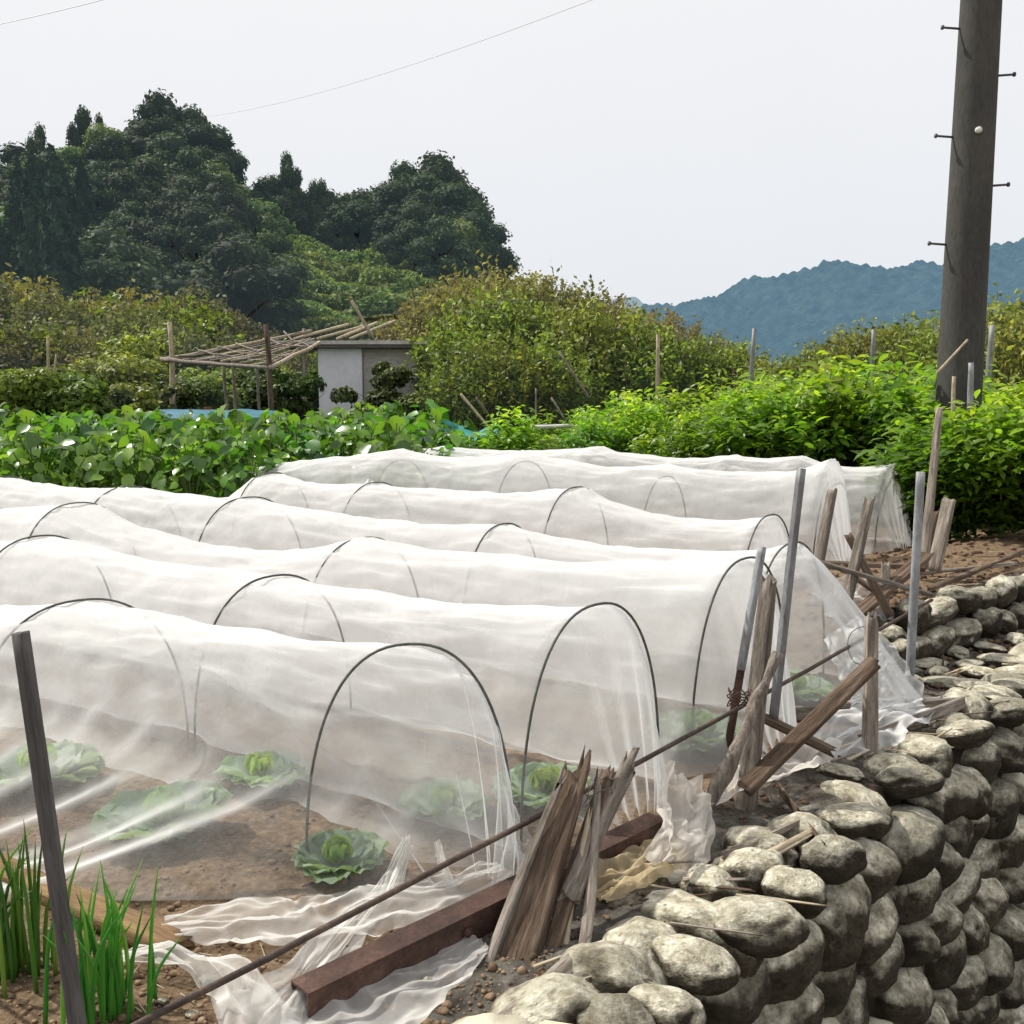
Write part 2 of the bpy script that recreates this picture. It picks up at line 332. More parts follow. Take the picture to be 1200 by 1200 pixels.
# ------------------------------------------------------------------ ground
WD = Vector((.673, .74)).normalized(); WN = Vector((-WD.y, WD.x))     # along / inward
def ab(x, y): return x*WD.x+y*WD.y, x*WN.x+y*WN.y-1.44
def xy(a, b): return a*WD.x+(b+1.44)*WN.x, a*WD.y+(b+1.44)*WN.y
U0 = Vector((1.94, 5.17)); UD = Vector((.76, .65)).normalized(); UN = Vector((-UD.y, UD.x))
BANK = .27
def bank(x, y):
    q = Vector((x, y))-U0; c = q.dot(UN); e_ = q.dot(UD)
    return BANK*sstep(c, -.02, .06)*(1-.65*sstep(c, .7, 1.6))*sstep(e_, -.5, .05)*(1-sstep(c, 5, 9))
def hgt(x, y):
    a, b = ab(x, y)
    if b < -8: return -2.0
    if b < -.04: 
        base = max(-2.0, (b+.04)*12.0)
    else: base = 0.0
    n_ = .018*nz(x*2.2, y*2.2)+.012*nz(x*7, y*7, 3)+.008*nz(x*19, y*19, 5)
    if b > 12: n_ = .05*nz(x*.3, y*.3)
    return base+bank(x, y)+n_
def axis(lo, hi, step, far, g=1.25):
    c = list(np.arange(lo, hi, step)); s = step; v = hi
    while v < far: c.append(v); s *= g; v += s
    c.append(far); s = step; v = lo-step; l = []
    while v > -far: l.append(v); s *= g; v -= s
    l.append(-far)
    return l[::-1]+c
A_ = axis(.8, 9.5, .045, 2500); B_ = axis(-.7, 4.5, .045, 2500)
V = []; mort = []; gra = []; shd = []
for a in A_:
    for b in B_:
        x, y = xy(a, b); V.append((x, y, hgt(x, y)))
        q = Vector((x, y))-U0; c = q.dot(UN)
        wdt = .42+.12*nz(a*3, b*3)-.03*max(0, a-3)
        m_ = 1-sstep(b, wdt-.12, wdt+.05)
        if -.75 < c < .1 and q.dot(UD) > -.3: m_ = max(m_, .8)
        mort.append(0 if b < .0 else m_)
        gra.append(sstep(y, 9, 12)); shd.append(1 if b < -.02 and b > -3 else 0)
nb = len(B_); na = len(A_)
Fg = np.array([(i*nb+j, (i+1)*nb+j, (i+1)*nb+j+1, i*nb+j+1) for i in range(na-1) for j in range(nb-1)])
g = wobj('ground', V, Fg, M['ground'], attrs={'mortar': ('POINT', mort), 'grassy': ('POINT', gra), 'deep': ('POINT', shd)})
tag(g, 'brown tilled soil of the vegetable plot', 'ground', kind='structure')

# ------------------------------------------------------------------ leaf clouds
T_QUAD = (np.array([(-1, 0, 0), (0, -.55, .12), (1, 0, 0), (0, .55, .12)]), np.array([(0, 1, 2), (0, 2, 3)]))
T_LEAF = (np.array([(-1, 0, 0), (-.35, -.42, .14), (.3, -.34, .1), (1, 0, -.22), (.3, .34, .1), (-.35, .42, .14), (-.35, 0, .02), (.3, 0, 0)]),
          np.array([(0, 1, 6), (1, 2, 7), (1, 7, 6), (2, 3, 7), (7, 3, 4), (6, 7, 4), (6, 4, 5), (0, 6, 5)]))
_a = np.linspace(0, 2*PI, 9)[:-1]
T_ROUND = (np.vstack([np.array([[0, 0, -.08]])]+[np.array([[math.cos(t)*(1 if abs(t) > .1 else 1.25), math.sin(t)*.85, .1+.06*math.cos(3*t)]]) for t in _a]),
           np.array([(0, 1+i, 1+(i+1) % 8) for i in range(8)]))
T_BROAD = (np.array([(-1, 0, 0), (-.55, -.6, .2), (.1, -.72, .1), (.65, -.4, .02), (1.1, 0, -.3), (.65, .4, .02), (.1, .72, .1), (-.55, .6, .2), (-.5, 0, .02), (.15, 0, .0), (.7, 0, -.08)]),
          np.array([(0, 1, 8), (1, 2, 9), (1, 9, 8), (2, 3, 10), (2, 10, 9), (3, 4, 10), (4, 5, 10), (5, 6, 9), (5, 9, 10), (6, 7, 8), (6, 8, 9), (7, 0, 8)]))
def unit(v): return v/np.maximum(1e-9, np.linalg.norm(v, axis=1, keepdims=True))
def leaves(P, Nn, size, tmpl, T=None, rnd=None, rng=RNG):
    n = len(P); tv, tf = tmpl
    Nn = unit(Nn)
    if T is None: T = rng.normal(size=(n, 3))
    T = unit(T-Nn*np.sum(T*Nn, axis=1, keepdims=True)); Bv = np.cross(Nn, T)
    size = np.asarray(size).reshape(-1, 1, 1)
    V = P[:, None, :]+size*(tv[None, :, 0:1]*T[:, None, :]+tv[None, :, 1:2]*Bv[:, None, :]+tv[None, :, 2:3]*Nn[:, None, :])
    k = len(tv)
    Fc = (tf[None]+(np.arange(n)*k)[:, None, None]).reshape(-1, 3)
    if rnd is None: rnd = rng.random(n)
    return V.reshape(-1, 3), Fc, np.repeat(rnd, len(tf))
def join_geo(parts):
    Vs = []; Fs = []; Rs = []; o = 0
    for V, Fc, R in parts:
        Vs.append(V); Fs.append(Fc+o); Rs.append(R); o += len(V)
    return np.vstack(Vs), np.vstack(Fs), np.concatenate(Rs)
def ico(sub=1):
    import bmesh
    bm = bmesh.new(); bmesh.ops.create_icosphere(bm, subdivisions=sub, radius=1)
    v = np.array([x.co[:] for x in bm.verts]); f = np.array([[q.index for q in x.verts] for x in bm.faces]); bm.free(); return v, f
ICO1 = ico(1); ICO2 = ico(2); ICO4 = ico(4)
def rdir(n, rng=RNG): return unit(rng.normal(size=(n, 3)))
def blob_crown(blobs, per_m2, lsize, tmpl, rng=RNG, flat=.8, core=.78, up=.5):
    parts = []
    for (c, r) in blobs:
        c = np.array(c)
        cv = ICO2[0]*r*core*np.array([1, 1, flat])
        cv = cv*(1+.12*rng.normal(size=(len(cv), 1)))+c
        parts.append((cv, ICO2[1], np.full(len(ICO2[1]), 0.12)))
        n = int(per_m2*4*PI*r*r)
        d = rdir(n, rng); d = d[d[:, 2] > -.55]; n = len(d)
        lump = 1+.14*np.sin(d[:, 0]*7+c[0]*5)*np.sin(d[:, 1]*7+c[1]*3)*np.cos(d[:, 2]*6+c[2]*4)
        rad = r*lump*rng.uniform(.72, 1.1, n)
        P = d*rad[:, None]*np.array([1, 1, flat])+c
        Nn = d+rng.normal(size=(n, 3))*.55+np.array([0, 0, up])
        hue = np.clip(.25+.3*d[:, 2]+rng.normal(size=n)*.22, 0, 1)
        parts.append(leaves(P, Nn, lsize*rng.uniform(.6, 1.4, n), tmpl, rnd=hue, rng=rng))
    return join_geo(parts)
def limbs(mat, H_, r0, n=5, spread=.5, seed=0, fork=.45):
    rr = random.Random(seed); mb = MB()
    p = [Vector((0, 0, -.3)), Vector((rr.uniform(-.1, .1)*H_*.3, rr.uniform(-.1, .1)*H_*.3, H_*fork)), Vector((0, 0, H_*.85))]
    mb.add(*tube_geo(smooth_pts(p, 8), [r0*(1-.8*i/7) for i in range(8)], 7, .2, seed))
    for k in range(n):
        t = 2*PI*k/n+rr.uniform(-.4, .4); z0 = H_*rr.uniform(.3, .55); s = spread*H_*rr.uniform(.7, 1)
        q = [Vector((0, 0, z0)), Vector((math.cos(t)*s*.5, math.sin(t)*s*.5, z0+H_*.15)), Vector((math.cos(t)*s, math.sin(t)*s, z0+H_*rr.uniform(.25, .4)))]
        mb.add(*tube_geo(smooth_pts(q, 6), [r0*.5*(1-.8*i/5) for i in range(6)], 5, .2, seed+k))
    return mb
def make_plant(name, label, cat, group, stem_mb, stem_mat, crown, crown_mat, stem_name='trunk', crown_name='crown'):
    r = empty(name, (0, 0, -500), label, cat, group)
    ks = []
    if stem_mb is not None:
        s = obj(stem_name, mk_mesh(stem_name, stem_mb.v, stem_mb.f, stem_mat), r); ks.append(s)
    V, Fc, R = crown
    c = obj(crown_name, mk_mesh(crown_name, V, Fc, crown_mat, {'rnd': ('FACE', R)}, smooth=False), r); ks.append(c)
    KIDS[r.name] = ks
    return r
class Proto:
    """first placement moves the prototype, later ones copy it"""
    def __init__(s, root): s.root = root; s.used = False
    def put(s, loc, rz, sc, label=None, mat=None):
        if not s.used:
            s.used = True; r = s.root; r.location = loc; r.rotation_euler = (0, 0, rz); r.scale = sc
            if label: r['label'] = label
            return r
        return dup(s.root, loc, rz, sc, label)

# ------------------------------------------------------------------ left hill
OUT = [(-400, 190), (-150, 185), (0, 178), (50, 168), (90, 142), (130, 132), (170, 128), (215, 112), (255, 122), (290, 165), (310, 200), (345, 205), (400, 228), (440, 222), (480, 205), (520, 212), (555, 250), (585, 300), (600, 360), (640, 410), (720, 436), (2000, 438)]
def yc(px):
    return float(np.interp(px, [p[0] for p in OUT], [p[1] for p in OUT]))
RD = 95.0
def hill_z(px, D):
    zr = max(0, H+(440-yc(px))/1200*RD-8.2+2.3*sstep(px, 300, 350)*(1-.35*sstep(px, 430, 480)))
    f = (D-42)/(RD-42)
    if f <= 0: return -1.0
    if f < 1:
        k = .55*f+.45*sstep(f, 0, 1); q = sstep(px, 300, 360); k = k*(1-q)+q*f**.72
    else: k = max(0, 1-(f-1)*1.5)
    return zr*k
def pxX(px, D): return (px-600)/1200*D*1.0
V = []; DD = list(np.arange(38, 140, 1.5)); PX = list(range(-700, 800, 12))
for D in DD:
    for px in PX: 
        X = pxX(px, D); V.append((X, D, hill_z(px, D)-.3+.35*nz(X*.3, D*.3)))
n2 = len(PX)
Fh = np.array([(i*n2+j, i*n2+j+1, (i+1)*n2+j+1, (i+1)*n2+j) for i in range(len(DD)-1) for j in range(n2-1)])
M['hillsoil'] = rock_like('hill_ground', [(.3, (.03, .04, .015)), (.55, (.07, .085, .03)), (.75, (.12, .11, .05))], scale=.6, fine=6, coord='Object', bump=.5)
o = wobj('hill', V, Fh, M['hillsoil']); tag(o, 'wooded hill rising behind the vegetable plots', 'hill', kind='structure')

def fcrown(seed, R, Hh, nb, per, ls, lo=.12):
    rng = np.random.default_rng(seed); bl = []
    for i in range(nb):
        t = rng.uniform(0, 2*PI); rr = R*math.sqrt(rng.random())*.75; z = Hh*(lo+(1-lo-.12)*rng.random()*(1-.45*(rr/R)**2))
        bl.append(((rr*math.cos(t), rr*math.sin(t), z), R*rng.uniform(.24, .42)))
    bl.append(((0, 0, Hh*.84), R*.36))
    return blob_crown(bl, per, ls, T_QUAD, rng)
FG = 'broadleaf trees covering the hill'
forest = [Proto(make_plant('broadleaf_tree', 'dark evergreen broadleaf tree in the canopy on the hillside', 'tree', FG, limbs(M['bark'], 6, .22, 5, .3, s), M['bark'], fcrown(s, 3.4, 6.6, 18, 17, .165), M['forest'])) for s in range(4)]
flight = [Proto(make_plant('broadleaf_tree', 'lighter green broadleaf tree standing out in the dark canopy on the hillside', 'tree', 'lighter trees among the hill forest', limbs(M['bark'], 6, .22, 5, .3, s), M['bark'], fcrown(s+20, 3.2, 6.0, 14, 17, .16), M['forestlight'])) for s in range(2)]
def cone_crown(seed, Hh, R):
    rng = np.random.default_rng(seed); n = 4200
    h = 1-np.sqrt(rng.random(n)); z = Hh*(.08+.92*h); t = rng.uniform(0, 2*PI, n)
    r = R*(1-h)**.8*(.75+.25*np.sin(t*5+z*3))*rng.uniform(.7, 1.12, n)
    P = np.stack([r*np.cos(t), r*np.sin(t), z], 1); d = np.stack([np.cos(t), np.sin(t), np.full(n, .3)], 1)
    g1 = leaves(P, d+rng.normal(size=(n, 3))*.5, rng.uniform(.14, .34, n), T_QUAD, rnd=np.clip(rng.normal(size=n)*.2+.35+.25*np.cos(t*5), 0, 1), rng=rng)
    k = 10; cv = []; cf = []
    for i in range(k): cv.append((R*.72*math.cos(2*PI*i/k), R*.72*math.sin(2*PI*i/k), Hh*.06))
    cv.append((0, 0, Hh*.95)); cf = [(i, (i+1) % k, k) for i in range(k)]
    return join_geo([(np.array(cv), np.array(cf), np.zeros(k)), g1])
conif = [Proto(make_plant('conifer_tree', 'dark narrow conifer at the left foot of the wooded hill', 'tree', 'conifers at the foot of the hill', limbs(M['bark'], 7, .2, 3, .1, s), M['bark'], cone_crown(s, 9.5, 1.9), M['conifer'])) for s in range(2)]
rr = random.Random(5)
def place_hill(px, D, kind, sc):
    X = pxX(px, D); z = hill_z(px, D)-.5
    kind[rr.randrange(len(kind))].put((X, D, z), rr.uniform(0, 2*PI), (sc*rr.uniform(.9, 1.12), sc*rr.uniform(.9, 1.12), sc*rr.uniform(.85, 1.15)))
D = 46.0
while D < 99:
    stp = 4.5/D*1200*.83
    px = -60+rr.uniform(0, stp)
    while px < 592:
        p = px+rr.uniform(-.25, .25)*stp; d = D+rr.uniform(-1.5, 1.5)
        zt = hill_z(p, d); yb = 440-(zt-H)/d*1200
        yt = float(np.interp(p, [300, 330, 360, 400, 440, 480, 520, 600], [185, 205, 238, 272, 298, 322, 345, 360]))
        terr = (yb-12 > yt and p > 288+(yb-200)*.3 and d < 90) or (p > 480 and yb > 370)
        if not terr and not (p > 575 and d > 60):
            sc = rr.uniform(.6, 1.02)*(1.05 if d > 88 else 1)
            k = flight if (rr.random() < .12 or (300 < p < 345 and 60 < d < 92) or (210 < p < 330 and 75 < d < 84 and rr.random() < .5)) else forest
            if p < 115 and d < 72: k = conif if rr.random() < .8 else forest
            place_hill(p, d, k, sc)
        px += stp
    D += 4.6
for px, d, sc in [(70, 95, 1.0), (118, 96, 1.05), (205, 96, 1.2), (238, 96, 1.15), (345, 92, .8), (478, 90, 1.15), (515, 90, 1.2), (545, 88, 1.1), (560, 84, 1.0), (535, 80, 1.0), (500, 84, 1.1), (575, 80, .8), (480, 84, .9), (520, 86, 1.1), (575, 84, .8), (640, 60, .6), (352, 93, .75), (372, 93, .8), (392, 93, .8), (412, 92, .85), (432, 92, .85), (452, 91, .9), (425, 89, .75), (400, 90, .7)]:
    place_hill(px, d, forest, sc)
for px, d, sx_, sz_ in [(68, 94, .42, 1.5), (118, 95, .5, 1.45), (135, 95, .35, 1.3), (345, 92, .45, 1.35), (384, 92, .4, 1.15)]:
    X = pxX(px, d); forest[rr.randrange(4)].put((X, d, hill_z(px, d)-.3), rr.uniform(0, 6), (sx_, sx_, sz_*.85), 'slender tree sticking up above the canopy on the hill skyline')
# terraced rows of shrubs on the right shoulder
TG = 'hedge rows on the terraced slope'
for i, d in enumerate(np.arange(50, 90, 2.6)):
    rng = np.random.default_rng(100+i)
    n = 2600; p = rng.uniform(300 if d > 62 else 335, 575-(d-50)*1.1, n)
    X = (p-600)/1200*d
    zb = np.array([hill_z(pp, d) for pp in p])
    P = np.stack([X, d+rng.normal(size=n)*.45, zb+rng.uniform(0, .95, n)*(.75+.3*np.sin(X*1.3+i*2.1))*(np.sin(X*.5+i*1.7) > -.75)], 1)
    Vv, Ff, R = leaves(P, rdir(n, rng)+np.array([0, 0, .8]), rng.uniform(.1, .24, n), T_QUAD, rng=rng)
    c0 = P.mean(0)
    o = wobj('hedge_row', Vv, Ff, M['terrace'], attrs={'rnd': ('FACE', R)}, smooth=False, origin=c0)
    tag(o, 'light green hedge row running across the terraced hillside', 'hedge', TG)

# ------------------------------------------------------------------ distant mountain
def mtn(name, outline, D0, depth, mat, x0, x1, bumps, label, seed=0, stepx=2.0, rows=70):
    V = []; nx = int((x1-x0)/stepx)
    for j in range(rows):
        t = j/(rows-1); D = D0-depth*(1-t)
        for i in range(nx):
            px = x0+i*stepx; X = (px-600)/1200*D0
            zr = H+(440-float(np.interp(px, [q[0] for q in outline], [q[1] for q in outline])))/1200*D0
            z = zr*(t**.8)*(1+.10*nz(X*.012, D*.02, seed)*(1-t)*4)
            vd, vp = noise.voronoi(Vector((X*bumps[0], D*bumps[0], seed)))
            z += bumps[1]*(.8-vd[0])*sstep(zr, 0, 10)+bumps[1]*1.3*nz(X*.035, D*.035, seed)
            V.append((X, D, z))
    Fc = np.array([(a*nx+b, a*nx+b+1, (a+1)*nx+b+1, (a+1)*nx+b) for a in range(rows-1) for b in range(nx-1)])
    o = wobj(name, V, Fc, mat); tag(o, label, 'mountain', kind='structure')
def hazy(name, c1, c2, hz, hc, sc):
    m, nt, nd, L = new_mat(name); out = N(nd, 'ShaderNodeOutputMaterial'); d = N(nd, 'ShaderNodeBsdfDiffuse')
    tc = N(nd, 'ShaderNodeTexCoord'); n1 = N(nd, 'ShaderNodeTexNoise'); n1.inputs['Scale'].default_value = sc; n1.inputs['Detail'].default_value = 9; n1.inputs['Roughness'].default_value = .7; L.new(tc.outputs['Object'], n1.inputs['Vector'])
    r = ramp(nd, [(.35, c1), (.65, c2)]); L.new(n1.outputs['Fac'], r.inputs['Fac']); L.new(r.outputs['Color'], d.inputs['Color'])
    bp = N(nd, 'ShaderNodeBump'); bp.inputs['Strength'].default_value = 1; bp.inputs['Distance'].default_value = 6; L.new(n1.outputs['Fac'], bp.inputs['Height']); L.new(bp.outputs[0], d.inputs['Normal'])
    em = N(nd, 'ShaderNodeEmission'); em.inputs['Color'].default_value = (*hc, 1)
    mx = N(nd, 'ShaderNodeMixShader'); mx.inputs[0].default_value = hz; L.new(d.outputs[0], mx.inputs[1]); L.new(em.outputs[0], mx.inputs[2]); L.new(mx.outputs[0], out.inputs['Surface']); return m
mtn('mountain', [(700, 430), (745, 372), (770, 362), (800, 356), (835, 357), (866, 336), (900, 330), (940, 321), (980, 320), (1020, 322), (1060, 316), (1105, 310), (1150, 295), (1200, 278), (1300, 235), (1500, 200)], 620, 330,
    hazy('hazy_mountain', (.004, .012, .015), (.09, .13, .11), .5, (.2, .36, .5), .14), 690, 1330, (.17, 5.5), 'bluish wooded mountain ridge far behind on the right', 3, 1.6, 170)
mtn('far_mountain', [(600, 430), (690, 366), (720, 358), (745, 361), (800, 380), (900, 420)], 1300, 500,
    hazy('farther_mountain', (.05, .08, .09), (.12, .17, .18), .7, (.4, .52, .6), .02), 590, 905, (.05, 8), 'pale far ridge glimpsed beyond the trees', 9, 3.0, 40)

# ------------------------------------------------------------------ middle trees
def shoot_tree(seed, Hh, R, nshoot, nleaf, lsz, bias=.5):
    rng = np.random.default_rng(seed); rr_ = random.Random(seed); mb = MB(); parts = []
    for k in range(nshoot):
        t = rr_.uniform(0, 2*PI); q = math.sqrt(rr_.random()); top = Vector((math.cos(t)*R*q, math.sin(t)*R*q, Hh*(1-.33*q*q)*rr_.uniform(.8, 1.03)))
        base = Vector((top.x*.25, top.y*.25, .05)); mid = Vector((top.x*.75, top.y*.75, top.z*.5))
        pts = smooth_pts([base, mid, top], 7)
        if k < 70: mb.add(*tube_geo(pts, [.028*Hh/3*(1-.8*i/6) for i in range(7)], 4, caps=False))
        n = nleaf//nshoot
        u = .22+.8*rng.random(n)**.8
        P = np.array([np.interp(np.clip(u, 0, 1), np.linspace(0, 1, 7), [p[c] for p in pts]) for c in range(3)]).T
        P += rng.normal(size=(n, 3))*.075*Hh/3
        parts.append(leaves(P, rdir(n, rng)+np.array([-.3, -.2, .7]), lsz*rng.uniform(.6, 1.4, n), T_QUAD, rnd=np.clip(.15+.5*u*bias+rng.normal(size=n)*.25+.1*rr_.random(), 0, 1), rng=rng))
    # shaded core
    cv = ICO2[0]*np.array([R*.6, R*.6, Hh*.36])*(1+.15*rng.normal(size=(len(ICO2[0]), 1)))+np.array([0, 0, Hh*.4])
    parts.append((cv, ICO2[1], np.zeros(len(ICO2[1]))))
    return mb, join_geo(parts)
def sproto(name, label, cat, group, seed, Hh, R, ns, nl, ls, mat, stem=None):
    mb, cr = shoot_tree(seed, Hh, R, ns, nl, ls)
    return Proto(make_plant(name, label, cat, group, mb, stem or M['shoot'], cr, mat))
# belt below the hill
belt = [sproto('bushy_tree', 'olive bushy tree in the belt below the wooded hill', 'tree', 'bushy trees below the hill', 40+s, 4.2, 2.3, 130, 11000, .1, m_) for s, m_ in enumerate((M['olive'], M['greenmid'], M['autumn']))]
spots = [(-20, 34, 0, 1.15), (25, 36, 2, 1.22), (60, 33, 0, 1.0), (110, 35, 1, .95), (150, 36, 2, 1.1), (165, 32, 0, .9), (215, 34, 1, .98), (265, 35, 0, .9), (300, 33, 2, .86), (345, 34, 0, .86), (390, 36, 1, .84), (430, 34, 0, .82), (40, 28, 1, .74), (-10, 27, 0, .74), (95, 28, 0, .68), (180, 28, 1, .7), (250, 28, 0, .68), (310, 28, 1, .66), (380, 29, 1, .65), (470, 35, 1, .86), (130, 38, 1, 1.1), (230, 39, 0, 1.15), (320, 39, 1, 1.0), (415, 40, 1, .95)]
spots = [(a, b, c, d*(1 if a < 280 else .7)) for a, b, c, d in spots]
bl = {0: 'olive bushy tree in the belt below the wooded hill', 1: 'green leafy tree in the belt below the wooded hill', 2: 'tree turning yellow in the belt below the wooded hill'}
for px, d, k, sc in spots:
    belt[k].put((pxX(px, d), d, -.1), rr.uniform(0, 6.3), (sc*1.05, sc*1.05, sc), bl[k])
# orchard right of the shed
orch_a = [sproto('orchard_tree', 'orange tinged orchard tree behind the shed', 'tree', 'orange tinged orchard trees', 60+s, 4.0, 2.3, 170, 15000, .062, M['autumn']) for s in range(2)]
orch_g = [sproto('orchard_tree', 'yellow green orchard tree with upright shoots beside the shed', 'tree', 'green orchard trees with upright shoots', 70+s, 3.1, 1.5, 130, 10000, .06, M['greenmid']) for s in range(2)]
orch_o = [sproto('orchard_tree', 'thin leaved tree with upright shoots behind the pepper plants', 'tree', 'thin leaved trees behind the pepper plants', 80+s, 2.75, 1.35, 130, 8000, .05, M['greenmid']) for s in range(2)]
for px, d, sc in [(545, 27, 1.0), (580, 26, 1.05), (600, 27, 1.05), (640, 26, 1.0), (690, 27, .92), (735, 26, .84), (780, 27, .78), (575, 30, 1.1), (650, 30, 1.0), (825, 28, .64)]:
    orch_a[rr.randrange(2)].put((pxX(px, d), d, 0), rr.uniform(0, 6), (sc, sc, sc))
for px, d, sc in [(566, 20, 1.0), (585, 19.5, .98), (610, 20, 1.0), (655, 19.5, .93), (700, 20, .97), (745, 19.5, .82), (790, 20, .76), (835, 20, .74), (870, 20.5, .68), (560, 17.5, .7), (595, 17.4, .7), (640, 17.8, .7)]:
    orch_g[rr.randrange(2)].put((pxX(px, d), d, 0), rr.uniform(0, 6), (sc, sc, sc))
for px, d, sc in [(900, 19, .88), (940, 18, .92), (975, 19, 1.0), (1010, 18, .98), (1050, 19, 1.05), (1085, 18, 1.0), (1120, 17, 1.06), (1160, 17.5, 1.12), (1195, 17, 1.12), (1240, 17, 1.15), (1000, 21, 1.1), (1180, 15, .95), (1225, 15, 1.0), (1070, 21, 1.12)]:
    sc *= float(np.interp(px, [900, 960, 1050, 1200], [.76, .82, .9, .95]))
    orch_o[rr.randrange(2)].put((pxX(px, d), d, 0), rr.uniform(0, 6), (sc, sc, sc*.98))

# shrubs around shed and pergola
def bush(seed, R, Hh, nb, per, ls, tm=T_QUAD):
    rng = np.random.default_rng(seed)
    bl = [((rng.normal()*R*.4, rng.normal()*R*.4, Hh*rng.uniform(.2, .75)), R*rng.uniform(.3, .5)) for _ in range(nb)]
    return blob_crown(bl, per, ls, tm, rng, core=.6)
def put_shrub(name, label, px, d, w_, h_, mat, seed, cat='shrub', group=None, z=0, per=420, ls=.055):
    r = make_plant(name, label, cat, group, limbs(M['bark'], h_*.8, .03, 4, .3, seed), M['bark'], bush(seed, w_/2, h_, 12, per, ls), mat, 'stem', 'foliage')
    r.location = (pxX(px, d), d, z); return r
DS = 'dark shrubs around the pergola'
put_shrub('shrub', 'dark green shrub covering the right half of the shed wall', 452, 19, 1.25, 2.25, M['darkshrub'], 1)
put_shrub('shrub', 'low dark shrub at the right corner of the shed', 480, 18.3, .9, 1.5, M['darkshrub'], 2)
put_shrub('climbing_vine', 'dark leafy vine climbing between pergola and shed wall', 352, 17.8, .85, 2.1, M['darkshrub'], 3, 'vine')
put_shrub('climbing_vine', 'leafy vine climbing the left post of the pergola', 208, 17, .55, 1.7, M['greenmid'], 4, 'vine')
put_shrub('shrub', 'reddish brown shrub under the pergola', 253, 17.5, 1.1, 1.05, M['redshrub'], 5)
put_shrub('shrub', 'yellow green rounded shrub at the left edge behind the broad leaved crop', 35, 16, 1.5, 2.0, M['yellowshrub'], 6)
put_shrub('shrub', 'yellow green shrub beside the thin bare stakes on the left', 105, 16, 1.5, 2.05, M['yellowshrub'], 7)
put_shrub('shrub', 'small bright shrub just left of the blue tarp', 162, 15.5, .7, 1.6, M['yellowshrub'], 8)
for i, (px, d, w_, h_) in enumerate([(-20, 19, 2, 2.0), (60, 20, 2, 1.9), (130, 19.5, 2, 2.2), (175, 20, 2, 2.0), (240, 21, 2.2, 2.0), (300, 21, 2, 1.9), (345, 22, 2, 2.1), (0, 17, 1.4, 1.3), (140, 17, 1.3, 1.6)]):
    put_shrub('shrub', 'dark green shrub in the row behind the pergola and crop', px, d, w_, h_, M['darkshrub'] if i % 2 else M['greenmid'], 20+i, group=DS, per=320)
put_shrub('shrub', 'leafy plant growing in front of the shed beside the door', 437, 17, .5, 1.2, M['greenmid'], 9)

# ------------------------------------------------------------------ shed
def box_geo(x0, x1, y0, y1, z0, z1):
    V = [(x, y, z) for x in (x0, x1) for y in (y0, y1) for z in (z0, z1)]
    return V, [(0, 1, 3, 2), (4, 6, 7, 5), (0, 4, 5, 1), (2, 3, 7, 6), (0, 2, 6, 4), (1, 5, 7, 3)]
sh = empty('garden_shed', (-3.0, 20.5, 0), 'small pale grey garden shed with flat dark roof among shrubs', 'shed')
def pbox(name, bx, mat, parent, bev=0):
    o = wobj(name, *box_geo(*bx), mat, parent, smooth=False)
    if bev:
        b = o.modifiers.new('bevel', 'BEVEL'); b.width = bev; b.segments = 2
    return o
pbox('wall', (-3.75, -2.9, 20, 22, .1, 2.02), M['shedwall'], sh, .01)
pbox('side_wall', (-2.895, -1.85, 20.12, 22, .1, 2.02), M['fascia'], sh, .01)
pbox('roof', (-4.6, -1.7, 19.8, 22.2, 2.025, 2.12), M['shedroof'], sh, .01)
pbox('roof_edge', (-4.65, -1.66, 19.76, 19.797, 2.09, 2.16), M['fascia'], sh)
pbox('base', (-3.75, -2.0, 19.96, 20.0, 0, .3), M['shedroof'], sh)
hd = wobj('door_handle', *box_geo(-3.72, -3.66, 19.95, 19.998, 1.2, 1.4), M['metal'], sh)
cab = empty('storage_box', (-3.2, 17.6, 0), 'small pale blue grey locker standing before the shed', 'locker')
pbox('body', (-3.0-.13, -2.62, 17.5, 17.9, 0, .86), M['shedbox'], cab, .01)
pbox('door_panel', (-3.09, -2.89, 17.485, 17.498, .1, .82), M['fascia'], cab)
pbox('door_panel', (-2.85, -2.66, 17.485, 17.498, .1, .82), M['fascia'], cab)

# ------------------------------------------------------------------ pergola
pg = empty('bamboo_pergola', (-4.7, 17.5, 0), 'sagging bamboo pergola of poles and laths left of the shed', 'pergola')
def pole_part(name, p0, p1, r, mat, parent, seg=7):
    sg = .022 if name == 'lath' else .008; sd_ = p0[0]*3+p1[0]*7
    V, Fc = tube_geo([Vector(p0).lerp(Vector(p1), i/9)+Vector((nz(i*.35, sd_), nz(i*.35, sd_, 4), nz(i*.35, sd_, 9)-.5*math.sin(PI*i/9)))*sg*3 for i in range(10)], [r*(1-.3*i/9)*(1+.25*nz(i*1.3, sd_)) for i in range(10)], seg, .2, p0[0])
    return wobj(name, V, Fc, mat, parent)
Lc = At(196, 421, 18); A1 = At(318, 431, 16); B1 = At(358, 389, 20)
pole_part('post', (At(200, 378, 18).x, 18, 0), At(199, 378, 18), .06, M['bamboo'], pg)
pole_part('post', (At(320, 480, 16).x, 16.05, 0), At(312, 380, 16.05), .055, M['darkwood'], pg)
pole_part('post', (At(356, 480, 20).x, 20, 0), At(356, 385, 20), .05, M['wood'], pg)
for px in (262, 272, 300): pole_part('post', (At(px+6, 480, 17.3).x, 17.3, 0), At(px, 425, 17.3), .035, M['wood'], pg)
pole_part('beam', Lc, B1+(B1-Lc)*.05, .045, M['bamboo'], pg)
pole_part('beam', Lc+Vector((-.1, 0, 0)), A1+(A1-Lc)*.02, .04, M['wood'], pg)
R2 = At(374, 401, 18.6)
pole_part('beam', A1, R2, .04, M['bamboo'], pg)
